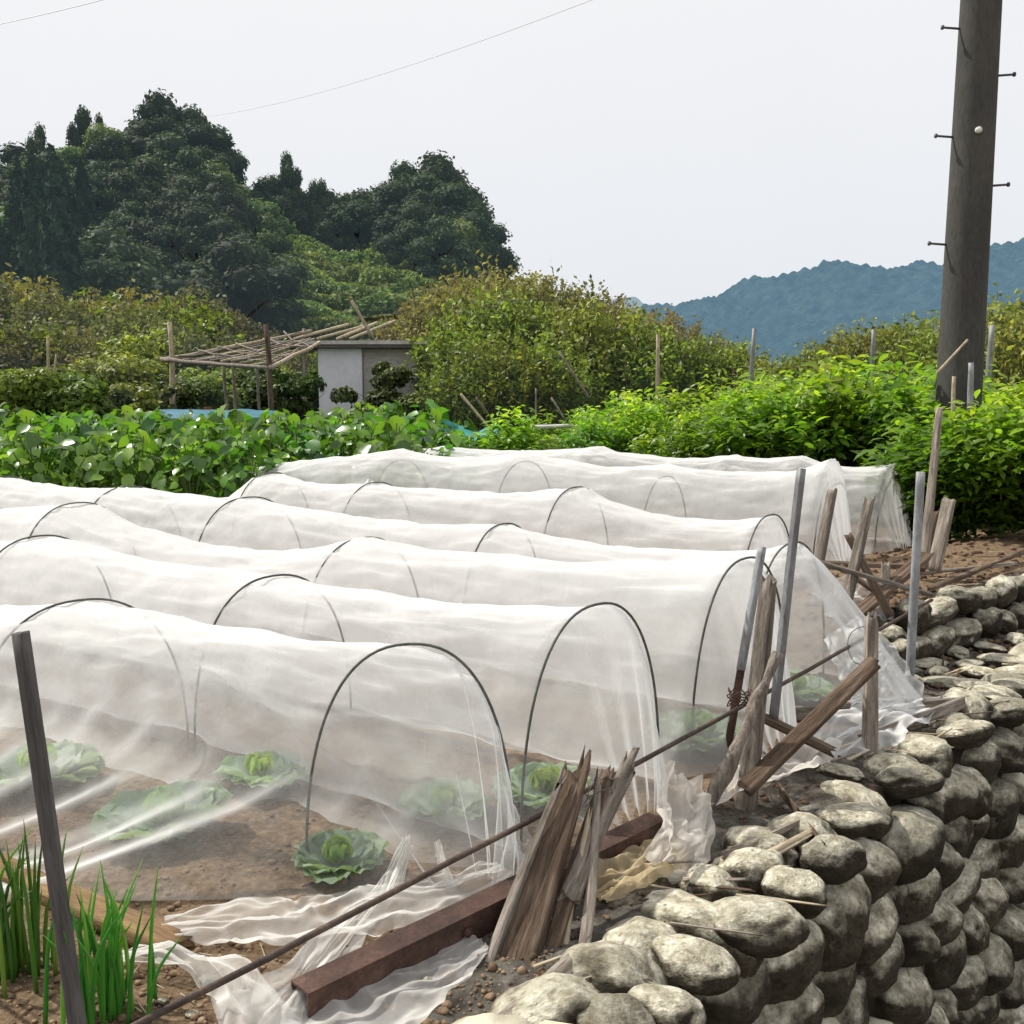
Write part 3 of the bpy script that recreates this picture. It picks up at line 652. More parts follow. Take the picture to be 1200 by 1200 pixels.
for i in range(1, 11):
    t = i/11; a = Lc.lerp(A1, t)+Vector((0, 0, .03)); b = a.lerp(B1.lerp(R2, t), rr.uniform(.8, 1.04))+Vector((rr.uniform(-.1, .1), 0, rr.uniform(-.06, .06)))
    pole_part('lath', a, b, rr.uniform(.014, .024), M['bamboo'] if i % 3 == 0 else M['wood'], pg, 5)
for i in range(1, 6):
    t = i/6+rr.uniform(-.04, .04); a = Lc.lerp(B1, t)+Vector((0, 0, .05)); b = A1.lerp(R2, t+rr.uniform(-.1, .1))
    pole_part('lath', a, b+Vector((0, 0, rr.uniform(-.05, .05))), .018, M['wood'], pg, 5)
PL = 'poles lying over the shed roof'
for i, (a, b, dd) in enumerate([((345, 398), (408, 380), 19.7), ((372, 397), (427, 382), 19.9), ((395, 397), (442, 378), 20.1), ((410, 397), (463, 376), 20.3)]):
    p0 = At(a[0], a[1], dd); p1 = At(b[0], b[1], dd+1.2); p0.z = max(p0.z, 2.19)
    V, Fc = tube_geo([p0.lerp(p1, k/4) for k in range(5)], .028, 6); o = wobj('bamboo_pole', V, Fc, M['bamboo'], origin=p0)
    tag(o, 'bare bamboo pole resting aslant on the shed roof', 'pole', PL)
def stick(name, a, b, Y, r, mat, label, cat='stake', Y2=None, group=None, seg=7):
    p0 = At(*a, Y); p1 = At(*b, Y2 or Y)
    V, Fc = tube_geo([p0.lerp(p1, k/5) for k in range(6)], [r*(1-.2*k/5) for k in range(6)], seg, .12, a[0])
    o = wobj(name, V, Fc, mat, origin=p0); return tag(o, label, cat, group)
stick('bamboo_pole', (438, 398), (412, 352), 19.6, .035, M['bamboo'], 'steep pale pole leaning over the middle of the shed roof', 'pole')
stick('garden_stake', (58, 480), (56, 395), 17.5, .028, M['bamboo'], 'thin pale stake among the shrubs near the left edge')
stick('garden_stake', (62, 450), (66, 415), 17.2, .02, M['bamboo'], 'short crooked stick beside the thin pale stake on the left')
stick('garden_stake', (770, 520), (771, 392), 15, .035, M['bamboo'], 'tall pale stake in front of the green orchard trees')
stick('garden_stake', (876, 500), (884, 385), 14, .035, M['steel'], 'leaning grey stake above the pepper plants at centre right')
stick('garden_stake', (1020, 480), (1024, 386), 14, .035, M['steel'], 'grey stake behind the peppers left of the concrete pole')
stick('garden_stake', (1156, 470), (1163, 381), 12, .04, M['steel'], 'thick grey stake just right of the concrete pole')
stick('garden_stake', (1137, 480), (1138, 425), 9, .028, M['steel'], 'short pale post end at the right foot of the concrete pole')
stick('garden_stake', (1116, 500), (1118, 441), 9, .02, M['bamboo'], 'yellowish cane poking out of the peppers below the concrete pole')
stick('bamboo_pole', (1098, 437), (1134, 398), 9, .012, M['bamboo'], 'thin cane leaning across the foot of the concrete pole', 'cane')
stick('garden_stake', (690, 466), (655, 412), 15, .02, M['wood'], 'slanting cane before the orchard tree, leaning left', 'cane')
stick('garden_stake', (662, 492), (646, 466), 14, .018, M['wood'], 'short slanting cane above the white horizontal pole', 'cane')
stick('garden_stake', (628, 500), (628, 455), 14, .014, M['wood'], 'thin upright cane left of the white horizontal pole', 'cane')
stick('bamboo_pole', (622, 501), (672, 499), 13, .03, M['fascia'], 'short white pole lying level between the crops', 'pole')
stick('garden_stake', (610, 545), (540, 462), 12.4, .02, M['bamboo'], 'long cane leaning left out of the lone pepper bush', 'cane', Y2=12)
stick('garden_stake', (605, 530), (558, 466), 12.5, .016, M['wood'], 'shorter brown cane crossing the long one in the lone pepper bush', 'cane', Y2=12.3)
stick('garden_stake', (1182, 620), (1184, 578), 9.5, .03, M['steel'], 'short blue grey post by the turquoise net at the right edge')

def sheet(name, corners, mat, label, cat, nx=14, ny=6, amp=.05, sc=3, seed=0):
    c = [Vector(p) for p in corners]; V = []
    for j in range(ny):
        for i in range(nx):
            u = i/(nx-1); v = j/(ny-1); p = c[0].lerp(c[1], u).lerp(c[3].lerp(c[2], u), v)
            p.z += amp*nz(p.x*sc, p.y*sc, seed); p.y += amp*nz(p.x*sc+7, p.z*sc, seed); V.append(p)
    Fc = [(j*nx+i, j*nx+i+1, (j+1)*nx+i+1, (j+1)*nx+i) for j in range(ny-1) for i in range(nx-1)]
    o = wobj(name, V, Fc, mat, origin=c[0]); return tag(o, label, cat)
sheet('blue_tarp', [At(185, 492, 14.5), At(325, 491, 14.5), At(325, 481, 16), At(180, 479, 16)], M['tarp'], 'flat blue tarp between the broad leaved crop and the pergola', 'tarp')
sheet('teal_net', [At(515, 530, 12.6), At(590, 530, 12.6), At(585, 498, 13.2), At(505, 498, 13.2)], M['tealnet'], 'dark teal netting beside the lone pepper bush', 'net', amp=.15)
sheet('turquoise_net', [At(1080, 618, 10.3), At(1240, 622, 10.0), At(1240, 600, 10.6), At(1080, 598, 10.8)], M['tarp'], 'turquoise net strip on the ground under the right peppers', 'net', amp=.04)

# ------------------------------------------------------------------ pepper plants
def pepper_plant(seed, Hh=1.35, R=.48, n=2300):
    rng = np.random.default_rng(seed); rr_ = random.Random(seed); mb = MB(); parts = []
    tips = []
    for k in range(26):
        t = rr_.uniform(0, 2*PI); q = math.sqrt(rr_.random()); top = Vector((math.cos(t)*R*q, math.sin(t)*R*q, Hh*(1-.35*q*q)*rr_.uniform(.72, 1.02)))
        pts = smooth_pts([Vector((0, 0, 0)), Vector((top.x*.4, top.y*.4, top.z*.45)), top], 7)
        if k < 12: mb.add(*tube_geo(pts, [.012*(1-.7*i/6) for i in range(7)], 5, caps=False))
        m_ = n//26; u = .18+.84*rng.random(m_)**.75
        P = np.array([np.interp(np.clip(u, 0, 1), np.linspace(0, 1, 7), [p[c] for p in pts]) for c in range(3)]).T
        off = rng.normal(size=(m_, 3))*.075; P = P+off
        T = off*np.array([1, 1, .3])+np.array([0, 0, -.045])+rng.normal(size=(m_, 3))*.03
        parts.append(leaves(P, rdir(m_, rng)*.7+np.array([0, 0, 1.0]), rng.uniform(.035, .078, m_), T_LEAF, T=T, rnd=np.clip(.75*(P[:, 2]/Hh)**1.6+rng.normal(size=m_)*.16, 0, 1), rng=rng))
    return mb, join_geo(parts)
PG = 'pepper plants in the dense rows at the back right'
pep = []
for s in range(4):
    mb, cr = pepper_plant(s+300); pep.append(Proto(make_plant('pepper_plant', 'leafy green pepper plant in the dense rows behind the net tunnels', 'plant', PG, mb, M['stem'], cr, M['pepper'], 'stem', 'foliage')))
def top_y(px): return float(np.interp(px, [600, 640, 680, 720, 780, 850, 920, 980, 1050, 1110, 1200, 1300], [498, 492, 468, 468, 468, 448, 440, 425, 430, 442, 448, 450]))
for row in range(6):
    px = 640 if row > 0 else 700
    while px < 1290:
        d = float(np.interp(px, [600, 800, 1000, 1300], [12.5, 11.2, 9.9, 8.8]))+row*.62+rr.uniform(-.12, .12)
        topz = At(px, top_y(px), d).z*(1 if row > 1 else .93)
        sc = topz/1.35*rr.uniform(.72, 1.08)
        X = pxX(px, d)
        zb = hgt(X, d)
        ok = (px > 1075 or row > 0 or px < 960)
        if ok: pep[rr.randrange(4)].put((X, d, zb), rr.uniform(0, 6.3), (sc*rr.uniform(.95, 1.15), sc*rr.uniform(.95, 1.15), sc))
        px += .56/d*1200
for px, d, h_ in [(1085, 8.5, 1.35), (1130, 8.0, 1.3), (1180, 7.8, 1.35), (1228, 7.6, 1.35)]:
    pep[rr.randrange(4)].put((pxX(px, d), d, hgt(pxX(px, d), d)), rr.uniform(0, 6.3), (1.0, 1.0, h_/1.35*.85))
o = pep[0].put((pxX(598, 12), 12, 0), 1, (1.0, 1.0, .84), 'lone pepper bush with canes leaning out of it, beside the teal net'); 
o = pep[1].put((pxX(640, 12), 12, 0), 2, (.8, .8, .6), 'low pepper bush just right of the lone one with canes')

# ------------------------------------------------------------------ broad leaved crop
def broad_plant(seed, n=34):
    rng = np.random.default_rng(seed); rr_ = random.Random(seed); mb = MB(); Ps = []; Ns = []; Ts = []; Sz = []
    for k in range(n):
        t = rr_.uniform(0, 2*PI); q = rr_.uniform(.1, 1); r = .42*q; z = .95*(1-.4*q*q)*rr_.uniform(.35, 1.05)
        p = Vector((r*math.cos(t), r*math.sin(t), z))
        if k % 2 == 0: mb.add(*tube_geo(smooth_pts([Vector((0, 0, 0)), Vector((p.x*.5, p.y*.5, z*.7)), p], 5), .006, 4, caps=False))
        Ps.append(p[:]); Ns.append((math.cos(t)*.5+rng.normal()*.65, math.sin(t)*.5+rng.normal()*.65, .9)); Ts.append((math.cos(t), math.sin(t), -.3)); Sz.append(rr_.choice([rr_.uniform(.035, .065), rr_.uniform(.05, .1)]))
    cr = leaves(np.array(Ps), np.array(Ns), np.array(Sz), T_BROAD, T=np.array(Ts), rng=rng)
    return mb, cr
BG = 'broad leaved crop plants in the patch at the back left'
bro = []
for s in range(4):
    mb, cr = broad_plant(400+s, 150); bro.append(Proto(make_plant('crop_plant', 'broad leaved green crop plant in the patch behind the net tunnels', 'plant', BG, mb, M['stem'], cr, M['broad'], 'stem', 'foliage')))
for row in range(7):
    px = -40+rr.uniform(0, 30)
    while px < 560:
        d = 9.8+row*.62-px*.0008+rr.uniform(-.12, .12)
        if px > 330: d += .9
        sc = rr.uniform(.92, 1.08)*(.95+row*.012)*1.06
        if px > 520: sc *= .85
        bro[rr.randrange(4)].put((pxX(px, d), d, 0), rr.uniform(0, 6.3), (sc*1.1, sc*1.1, sc))
        px += .5/d*1200

# ------------------------------------------------------------------ concrete pole
PD = 10.2
pb = At(1124, 430, PD); pt = At(1153, -90, PD)
cx = (pb.x+pt.x)/2+.03
cp = empty('utility_pole', (pb.x+.01, PD, 0), 'tall grey concrete utility pole rising behind the pepper plants', 'utility pole')
Hp = 9.0
r_at = lambda z: .226-.0085*z
V, Fc = tube_geo([Vector((pb.x+.01, PD, z)) for z in np.linspace(-.3, Hp, 20)], [r_at(z) for z in np.linspace(-.3, Hp, 20)], 40)
wobj('shaft', V, Fc, M['concrete'], cp)
for (px, py, s) in [(1122, 34, -1), (1168, 89, 1), (1114, 161, -1), (1160, 218, 1), (1104, 287, -1)]:
    z = At(px, py, PD).z; x0 = pb.x+.01+s*(r_at(z)-.03); 
    V, Fc = tube_geo([Vector((x0, PD, z)), Vector((x0+s*.17, PD, z+.012)), Vector((x0+s*.19, PD, z+.015))], .011, 8)
    V2, F2 = tube_geo([Vector((x0+s*.187, PD, z+.014)), Vector((x0+s*.205, PD, z+.015))], .022, 8)
    mb = MB(); mb.add(V, Fc); mb.add(V2, F2); wobj('step_bolt', mb.v, mb.f, M['metal'], cp)
z = At(1134, 158, PD).z
V, Fc = tube_geo([Vector((pb.x-.03, PD-r_at(z)+.01, z)), Vector((pb.x-.03, PD-r_at(z)-.02, z))], .03, 12); wobj('stud', V, Fc, M['bolt'], cp)
# overhead wires
def wire(a, b, Y0, Y1, sag, r, label):
    p0 = At(*a, Y0); p1 = At(*b, Y1); pts = []
    for i in range(24):
        t = i/23; p = p0.lerp(p1, t); p.z -= sag*4*t*(1-t); pts.append(p)
    V, Fc = tube_geo(pts, r, 5); o = wobj('overhead_wire', V, Fc, M['wire'], origin=p0); tag(o, label, 'wire')
wire((215, 140), (900, -82), 110, 40, 1.2, .016, 'faint overhead wire crossing the sky above the hill')
wire((-250, 62), (260, -40), 60, 40, .6, .016, 'faint overhead wire in the top left corner of the sky')

# ------------------------------------------------------------------ net tunnels
u2 = Vector((math.cos(math.radians(-32)), math.sin(math.radians(-32)))); n2v = Vector((-u2.y, u2.x))
def hoop_top(px, py, s):
    v = ray(px, py); t = s/(v.x*n2v.x+v.y*n2v.y); return Vector((v.x*t, v.y*t)), H+v.z*t
def arch(th, w_, h_, p=2.35):
    c = math.cos(th); sn = math.sin(th)
    return (w_/2*math.copysign(abs(c)**(2/p), c), h_*abs(sn)**(2/p))
# each hoop: px, py, angle of the foot line, width ; sag of the net up to the next hoop
ROWS = [
 (2.37, [(-560, 690, 40, .78, .06), (-240, 696, 40, .78, .05), (92, 707, 38, .8, .035), (475, 762, 9, .62, 0)], None, (.24, -.03), 'net'),
 (3.00, [(-420, 590, 45, .75, .08), (-190, 608, 45, .75, .08), (45, 631, 45, .75, .03), (320, 679, 44, .74, .04), (695, 715, 43, .68, 0)], None, (.17, .0), 'net'),
 (3.91, [(-420, 560, 42, .75, .1), (-190, 575, 42, .75, .08), (90, 592, 42, .76, .15), (425, 633, 42, .74, .05), (870, 660, 46, .7, 0)], None, (.17, .0), 'netwhite'),
 (4.65, [(-300, 548, 42, .8, .05), (5, 561, 42, .8, .04), (150, 572, 42, .8, .02), (290, 585, 42, .82, .045), (590, 617, 48, .66, .08), (925, 641, 46, .7, 0)], None, (.55, .05), 'netwhite'),
 (5.97, [(318, 556, 42, .74, .05), (440, 567, 44, .74, .05), (675, 573, 46, .74, .1), (900, 607, 48, .66, 0)], (.9, 0), (.14, 0), 'netwhite'),
 (7.15, [(-40, 548, 44, .7, .1), (470, 541, 44, .7, .06), (615, 543, 44, .74, .06), (780, 560, 48, .66, .05), (975, 565, 52, .66, 0)], (.4, 0), (.12, 0), 'netwhite'),
 (8.60, [(352, 527, 42, .8, .06), (520, 534, 44, .7, .05), (700, 536, 46, .74, .07), (860, 546, 48, .7, .03), (938, 549, 48, .7, .06), (1046, 558, 50, .72, 0)], (.22, 0), (.12, 0), 'netwhite'),
]
TL = ['nearest white net tunnel, see-through with cabbages growing inside, its end tied beside the rusty beam',
      'second white net tunnel from the front, its arched end just behind the split stump',
      'third white net tunnel, its arched end behind the cluster of leaning stakes',
      'fourth white net tunnel, its end flaring down over the wall behind the tall grey stake',
      'low white net tunnel with a small arched end left of the crossed boards',
      'white net tunnel whose round open end stands behind the upright board with crossed boards',
      'farthest white net tunnel, its rounded end against the pepper plants']
HOOPS = []
for ri, (s, hoops, lend, rend, mk) in enumerate(ROWS):
    st = []
    for (px, py, ang, w_, sag) in hoops:
        p, h_ = hoop_top(px, py, s); st.append([p, h_, math.radians(ang), w_, sag])
    base = hoops and st[len(st)//2][0]
    root = empty('net_tunnel', (st[-1][0].x, st[-1][0].y, 0), TL[ri], 'net tunnel', 'insect net tunnels over the vegetable beds')
    # sections: (pos, h, ang, w, hoopness)
    sec = []
    def endsecs(p, h_, a, w_, d, length, drift):
        out = []
        n = 12
        for i in range(1, n+1):
            t = i/n
            hh = h_*(1-t**1.15)*.985+.03; ww = w_*(1-.62*t**1.3)
            q = p+d*length*t+n2v*drift*t
            out.append((q, hh, a, ww, t))
        return out
    if lend: sec += endsecs(st[0][0], st[0][1], st[0][2], st[0][3], -u2, lend[0], lend[1])[::-1]
    for i, a in enumerate(st):
        sec.append((a[0], a[1], a[2], a[3], 0))
        if i < len(st)-1:
            b = st[i+1]; dist = (b[0]-a[0]).length; k = max(6, int(dist/.045))
            for j in range(1, k):
                t = j/k; f = 4*t*(1-t)
                sg = a[4]*f**.85
                sec.append((a[0].lerp(b[0], t), a[1]*(1-t)+b[1]*t-sg, a[2]*(1-t)+b[2]*t, (a[3]*(1-t)+b[3]*t)*(1-.08*f), 0))
    sec += endsecs(st[-1][0], st[-1][1], st[-1][2], st[-1][3], u2, rend[0], rend[1])
    NS = 76; V = []; near = ri < 3
    for (p, hh, an, ww, et) in sec:
        fv = Vector((math.cos(an), math.sin(an)))
        al = p.dot(u2)
        for k in range(NS+1):
            th = PI*k/NS
            x, z = arch(th, ww, hh)
            # folds
            wr = .016*nz(al*2.2+ri*9, th*2.6, ri)+.010*nz(al*6, th*7, ri+4)+.007*nz(al*2.5-th*3, th*13, ri+8)
            wr += .011*(1-2.6*abs(nz(al*1.6+th*.8, th*3.2-al*.7, ri+20)))+.006*(1-2.6*abs(nz(al*4.5-th, th*6+al, ri+31)))-.006
            wr += (.03*et)*math.sin(th*17+nz(al*3, th, ri)*3) if et > 0 else 0
            sgn = 1 if x >= 0 else -1
            rad = Vector((math.cos(th), math.sin(th)))
            x2 = x+wr*rad.x+rad.x*.006; z2 = max(.012, z+wr*rad.y*.9+.006)
            # hem spreads on the ground
            low = 1-min(1, z/max(.01, hh)/.10)
            if low > 0: x2 += sgn*low*low*(.035+.045*nz(al*3.5, sgn*4, ri+2)); z2 = max(z2*1, .012+.01*nz(al*9, th))
            if ri < 3 and sgn < 0:
                SK = (.8, .2, .16)[ri]
                lw_ = 1-min(1, z/(.5*hh)); x2 -= SK*(1-max(0, et-.3))*lw_**1.7*(1+.45*nz(al*2, 3.3)+.22*nz(al*7, 1.3)); z2 += .012*math.sin(al*23+3*nz(al*2, x2*4))*lw_*(1-lw_)*4*.6
            q = p+fv*x2
            V.append((q.x, q.y, z2+(max(0, bank(q.x, q.y)) if ri > 4 else 0)))
    n1 = NS+1
    Fc = np.array([(a*n1+b, a*n1+b+1, (a+1)*n1+b+1, (a+1)*n1+b) for a in range(len(sec)-1) for b in range(NS)])
    wobj('net_cover', V, Fc, M[mk], root)
    for hi, (p, h_, an, w_, sag) in enumerate(st):
        fv = Vector((math.cos(an), math.sin(an))); pts = []
        for k in range(41):
            x, z = arch(PI*k/40, w_+.0, h_); q = p+fv*x; pts.append(Vector((q.x, q.y, z+(0.0))))
        pts = [pts[0]-Vector((0, 0, .08))]+pts+[pts[-1]-Vector((0, 0, .08))]
        off = u2*(.013 if hi == len(st)-1 else .0)
        pts = [q+Vector((off.x, off.y, .012)) for q in pts]
        # rods sit outside the net fabric
        rad = .0046 if ri < 3 else .0047
        V, Fc = tube_geo(pts, rad, 7)
        c = Vector((p.x, p.y, h_*.4)); sc_ = 1.022 if hi == len(st)-1 and ri < 6 else (1.002, 1.008, 1.0)[(hi+ri) % 3]; V = [c+(v-c)*sc_ for v in V]
        wobj('support_hoop', V, Fc, M['hoop'], root)

# ------------------------------------------------------------------ cabbages
def cab_leaf(L_, Wd, cup, ruff, rng, nx=14, ny=13):
    V = []
    for i in range(nx):
        for j in range(ny):
            u = i/(nx-1); v = j/(ny-1)*2-1
            wid = Wd*(.18+.82*math.sin(PI*min(1, .06+.78*u))**.8)
            x = L_*u; y = v*wid*.5
            z = cup*L_*u*u+abs(v)**2*.25*Wd*(.6)+ruff*math.sin(v*7+u*9+rng.random()*.6)*u*(abs(v)+.2)
            V.append((x, y, z))
    Fc = [(i*ny+j, (i+1)*ny+j, (i+1)*ny+j+1, i*ny+j+1) for i in range(nx-1) for j in range(ny-1)]
    return V, Fc
def cabbage(px, py, size, label, seed, z=0.02):
    p = G(px, py, z); p.y += .07; rng = random.Random(seed)
    r = empty('cabbage', p, label, 'cabbage', 'cabbages growing under the nets')
    def build(nm, cnt, Ls, tilt0, mat, zz, wr):
        mb = MB(); R = []
        for k in range(cnt):
            t = 2*PI*k/cnt*1.618*1.0+rng.uniform(-.2, .2); Lk = Ls*rng.uniform(.8, 1.1); tilt = tilt0+rng.uniform(-.15, .2)
            V, Fc = cab_leaf(Lk, Lk*wr, -.3 if tilt0 < .9 else .3, Ls*.09, rng)
            mt = Matrix.Rotation(t, 4, 'Z') @ Matrix.Rotation(-tilt, 4, 'Y')
            V = [mt @ Vector(v)+Vector((0, 0, zz)) for v in V]
            mb.add(V, Fc); R += [rng.random()]*len(Fc)
        me = mk_mesh(nm, mb.v, mb.f, mat, {'rnd': ('FACE', R)}); r.scale = (1, 1, .82); return obj(nm, me, r)
    build('outer_leaves', 20, size, .62, M['cabout'], 0, 1.05)
    build('heart_leaves', 11, size*.55, 1.0, M['cabheart'], size*.16, 1.15)
cabbage(185, 985, .21, 'large blue green cabbage in the middle of the nearest tunnel', 1)
cabbage(35, 925, .21, 'cabbage with bright heart at the left edge of the nearest tunnel', 2)
cabbage(392, 1032, .15, 'small cabbage at the left foot of the nearest end hoop', 3)
cabbage(640, 945, .17, 'cabbage behind the left foot of the second tunnel end hoop', 4)
cabbage(822, 880, .2, 'cabbage by the left foot of the third tunnel end hoop', 5)
cabbage(935, 822, .17, 'cabbage showing faintly at the foot of the flaring fourth tunnel', 6)
cabbage(300, 925, .16, 'pale cabbage faintly seen in the far half of the nearest tunnel', 8)
cabbage(520, 965, .15, 'pale cabbage faintly seen behind the nearest end hoop', 9)
cabbage(-140, 900, .22, 'cabbage under the nearest tunnel beyond the left edge', 7)

# ------------------------------------------------------------------ spring onions
def onion(px, py, n, label, seed):
    p = G(px, py, 0); rng = random.Random(seed)
    mb = MB(); R = []
    for k in range(n):
        bx, by = rng.gauss(0, .05), rng.gauss(0, .05); h_ = rng.uniform(.2, .4); lx, ly = rng.gauss(0, .04), rng.gauss(0, .04); bend = rng.choice([0, 0, .05, .12])
        pts = smooth_pts([Vector((bx, by, -.02)), Vector((bx+lx*.4, by+ly*.4, h_*.55)), Vector((bx+lx*(1+bend*6), by+ly*(1+bend*6), h_*(1-bend)))], 8)
        V, Fc = tube_geo(pts, [.0055, .006, .0058, .005, .0045, .0035, .0022, .0006], 6)
        mb.add(V, Fc); R += [rng.random()]*len(Fc)
    me = mk_mesh('leaves', mb.v, mb.f, M['onion'], {'rnd': ('FACE', R)})
    r = empty('spring_onion', p, label, 'onion', 'clumps of spring onions'); obj('leaves', me, r)
onion(28, 1135, 34, 'clump of spring onions left of the grey stake at the left edge', 1)
onion(118, 1190, 40, 'clump of spring onions right of the grey stake at the lower left', 2)
onion(-60, 1140, 26, 'clump of spring onions just beyond the left edge', 3)

# ------------------------------------------------------------------ wooden posts, boards and rods
def beam(name, p0, p1, w_, t_, mat, label, cat, group=None, roll=0.0, taper=.05, rough=.08, jag=.02, seed=0, bend=0.0, nr=18, rnd_=.35):
    p0 = Vector(p0); p1 = Vector(p1); Lg = (p1-p0).length; V = []; Fc = []
    cs = 16
    for i in range(nr+1):
        f = i/nr
        for k in range(cs):
            t = 2*PI*k/cs+PI/cs; c, s_ = math.cos(t), math.sin(t); pw = .28+.5*rnd_
            x = math.copysign(abs(c)**pw, c)*w_/2; y = math.copysign(abs(s_)**pw, s_)*t_/2
            m_ = (1-taper*f)*(1+rough*2.2*nz(c*1.7+seed*3.1, s_*1.7, f*Lg*2.2+seed)+rough*nz(c*5+seed, s_*5, f*Lg*1.2))
            z = f*Lg
            if i == nr: z += jag*nz(x*60/(.5+w_*10)+seed*7, y*60, seed)*2
            if i == 0: z -= jag*abs(nz(x*50+seed, y*50, seed+3))
            V.append((x*m_+bend*math.sin(PI*f), y*m_, z))
    for i in range(nr):
        for k in range(cs):
            k2 = (k+1) % cs; Fc.append((i*cs+k, i*cs+k2, (i+1)*cs+k2, (i+1)*cs+k))
    Fc.append(tuple(range(cs))[::-1])
    c0 = len(V); V.append((bend*0, 0, Lg-jag*.6))
    for k in range(cs): Fc.append((nr*cs+k, nr*cs+(k+1) % cs, c0))
    me = mk_mesh(name, V, Fc, mat); 
    for poly in me.polygons:
        if poly.index >= nr*cs: poly.use_smooth = False
    o = obj(name, me); o.location = p0
    o.rotation_euler = ((p1-p0).to_track_quat('Z', 'Y') @ Matrix.Rotation(roll, 3, 'Z').to_quaternion()).to_euler()
    return tag(o, label, cat, group)
# square grey post at the far left
b0 = G(101, 1245); b1 = At(24, 741, b0.y+.08)
beam('square_post', b0-Vector((0, 0, .1)), b1, .03, .03, M['postgrey'], 'square grey post leaning at the left edge beside the spring onions', 'post', roll=.3, rough=.02, jag=0.002, rnd_=.0)
# long rod
ra = At(95, 1236, 1.86); rb = At(1092, 703, 5.0)
rp = [ra.lerp(rb, i/30)+Vector((0, 0, -.02*math.sin(PI*i/30)+.004*nz(i*.5, 0))) for i in range(31)]
V, Fc = tube_geo(rp, .0085, 10); o = wobj('long_rod', V, Fc, M['rustrod'], origin=ra); tag(o, 'long thin rusty rod running along the tunnel ends to the stone wall', 'rod')
# rusty beam, channel section with an open end
c0 = G(352, 1196, .0); c1 = G(770, 985, 0)
bdir = (c1-c0).normalized(); bn = Vector((-bdir.y, bdir.x, 0))
rbm = MB(); w_, h_, th = .075, .085, .006
prof = [(-w_/2, 0), (w_/2, 0), (w_/2, h_), (-w_/2, h_), (-w_/2+th, h_-th), (w_/2-th, h_-th), (w_/2-th, th), (-w_/2+th, th)]
def sec_at(p): return [p+bn*x+Vector((0, 0, z)) for x, z in prof]
L0 = sec_at(c0); L1 = sec_at(c1)
V = L0+L1; Fc = [(0, 1, 9, 8), (1, 2, 10, 9), (2, 3, 11, 10), (3, 0, 8, 11), (4, 5, 13, 12), (5, 6, 14, 13), (6, 7, 15, 14), (7, 4, 12, 15),
    (0, 7, 6, 1), (1, 6, 5, 2), (2, 5, 4, 3), (3, 4, 7, 0), (8, 9, 14, 15), (9, 10, 13, 14), (10, 11, 12, 13), (11, 8, 15, 12)]
rt = empty('rusty_beam', c0+Vector((0, 0, .01)), 'rusty hollow square steel beam lying on the soil along the tunnel ends', 'beam')
wobj('body', V, Fc, M['rust'], rt, smooth=False)
q = c0.lerp(c1, .36)-bn*(w_/2+.001)+Vector((0, 0, .045))
V, Fc = tube_geo([q, q-bn*.012], .012, 12); V2, F2 = tube_geo([q-bn*.011, q-bn*.016], .006, 8); mb = MB(); mb.add(V, Fc); mb.add(V2, F2); wobj('bolt', mb.v, mb.f, M['rust'], rt)
# timber edging of the first bed
e0 = G(-120, 965, .02); e1 = G(212, 1112, .02)
beam('edging_board', e0, e1, .045, .09, M['timber'], 'tan timber edging board behind the spring onions', 'board', rough=.02, rnd_=.05, roll=PI/2)
# split stump
stp = empty('split_post', G(600, 1190), 'split weathered grey post stump standing in front of the rusty beam', 'post')
def shard(pp, a, b, w_, t_, mat, seed, bend=0.0, taper=.3, roll=0.0, rough=.2):
    o = beam('shard', a, b, w_, t_, mat, None, None, seed=seed, taper=taper, jag=.06, rough=rough, bend=bend, rnd_=.5, roll=roll)
    o.parent = pp; o.location = o.location-pp.location; return o
def Q(px, py, Y): return At(px, py, Y)
shard(stp, Q(585, 1195, 2.38), Q(672, 908, 2.86), .1, .045, M['darkwood'], 1, .0, .45, .2, .3)
shard(stp, Q(545, 1210, 2.34), Q(662, 905, 2.83), .03, .025, M['wood'], 2, .01, .3)
shard(stp, Q(612, 1150, 2.44), Q(686, 896, 2.88), .055, .05, M['darkwood'], 3, .0, .5)
shard(stp, Q(672, 1185, 2.42), Q(700, 925, 2.86), .03, .028, M['wood'], 4, -.012, .3)
shard(stp, Q(668, 1050, 2.62), Q(738, 893, 2.98), .055, .03, M['wood'], 5, .01, .25, .5, .3)
shard(stp, Q(640, 1130, 2.5), Q(712, 905, 2.93), .05, .04, M['darkwood'], 6, .0, .2)
shard(stp, Q(656, 1200, 2.4), Q(690, 960, 2.78), .02, .018, M['bamboo'], 7, .015, .4)
DG = 'splintered wood pieces around the stump'
beam('wood_splinter', G(575, 1215, .02), G(680, 1125, .03), .05, .03, M['wood'], 'grey splintered board lying at the foot of the split stump', 'wood piece', roll=.3, rough=.25, jag=.08, seed=11)
beam('wood_splinter', G(640, 1212, .03), G(762, 1230, .05), .05, .03, M['bamboo'], 'pale wood strip at the bottom edge below the split stump', 'wood piece', roll=.3, rough=.2, jag=.05, seed=12)

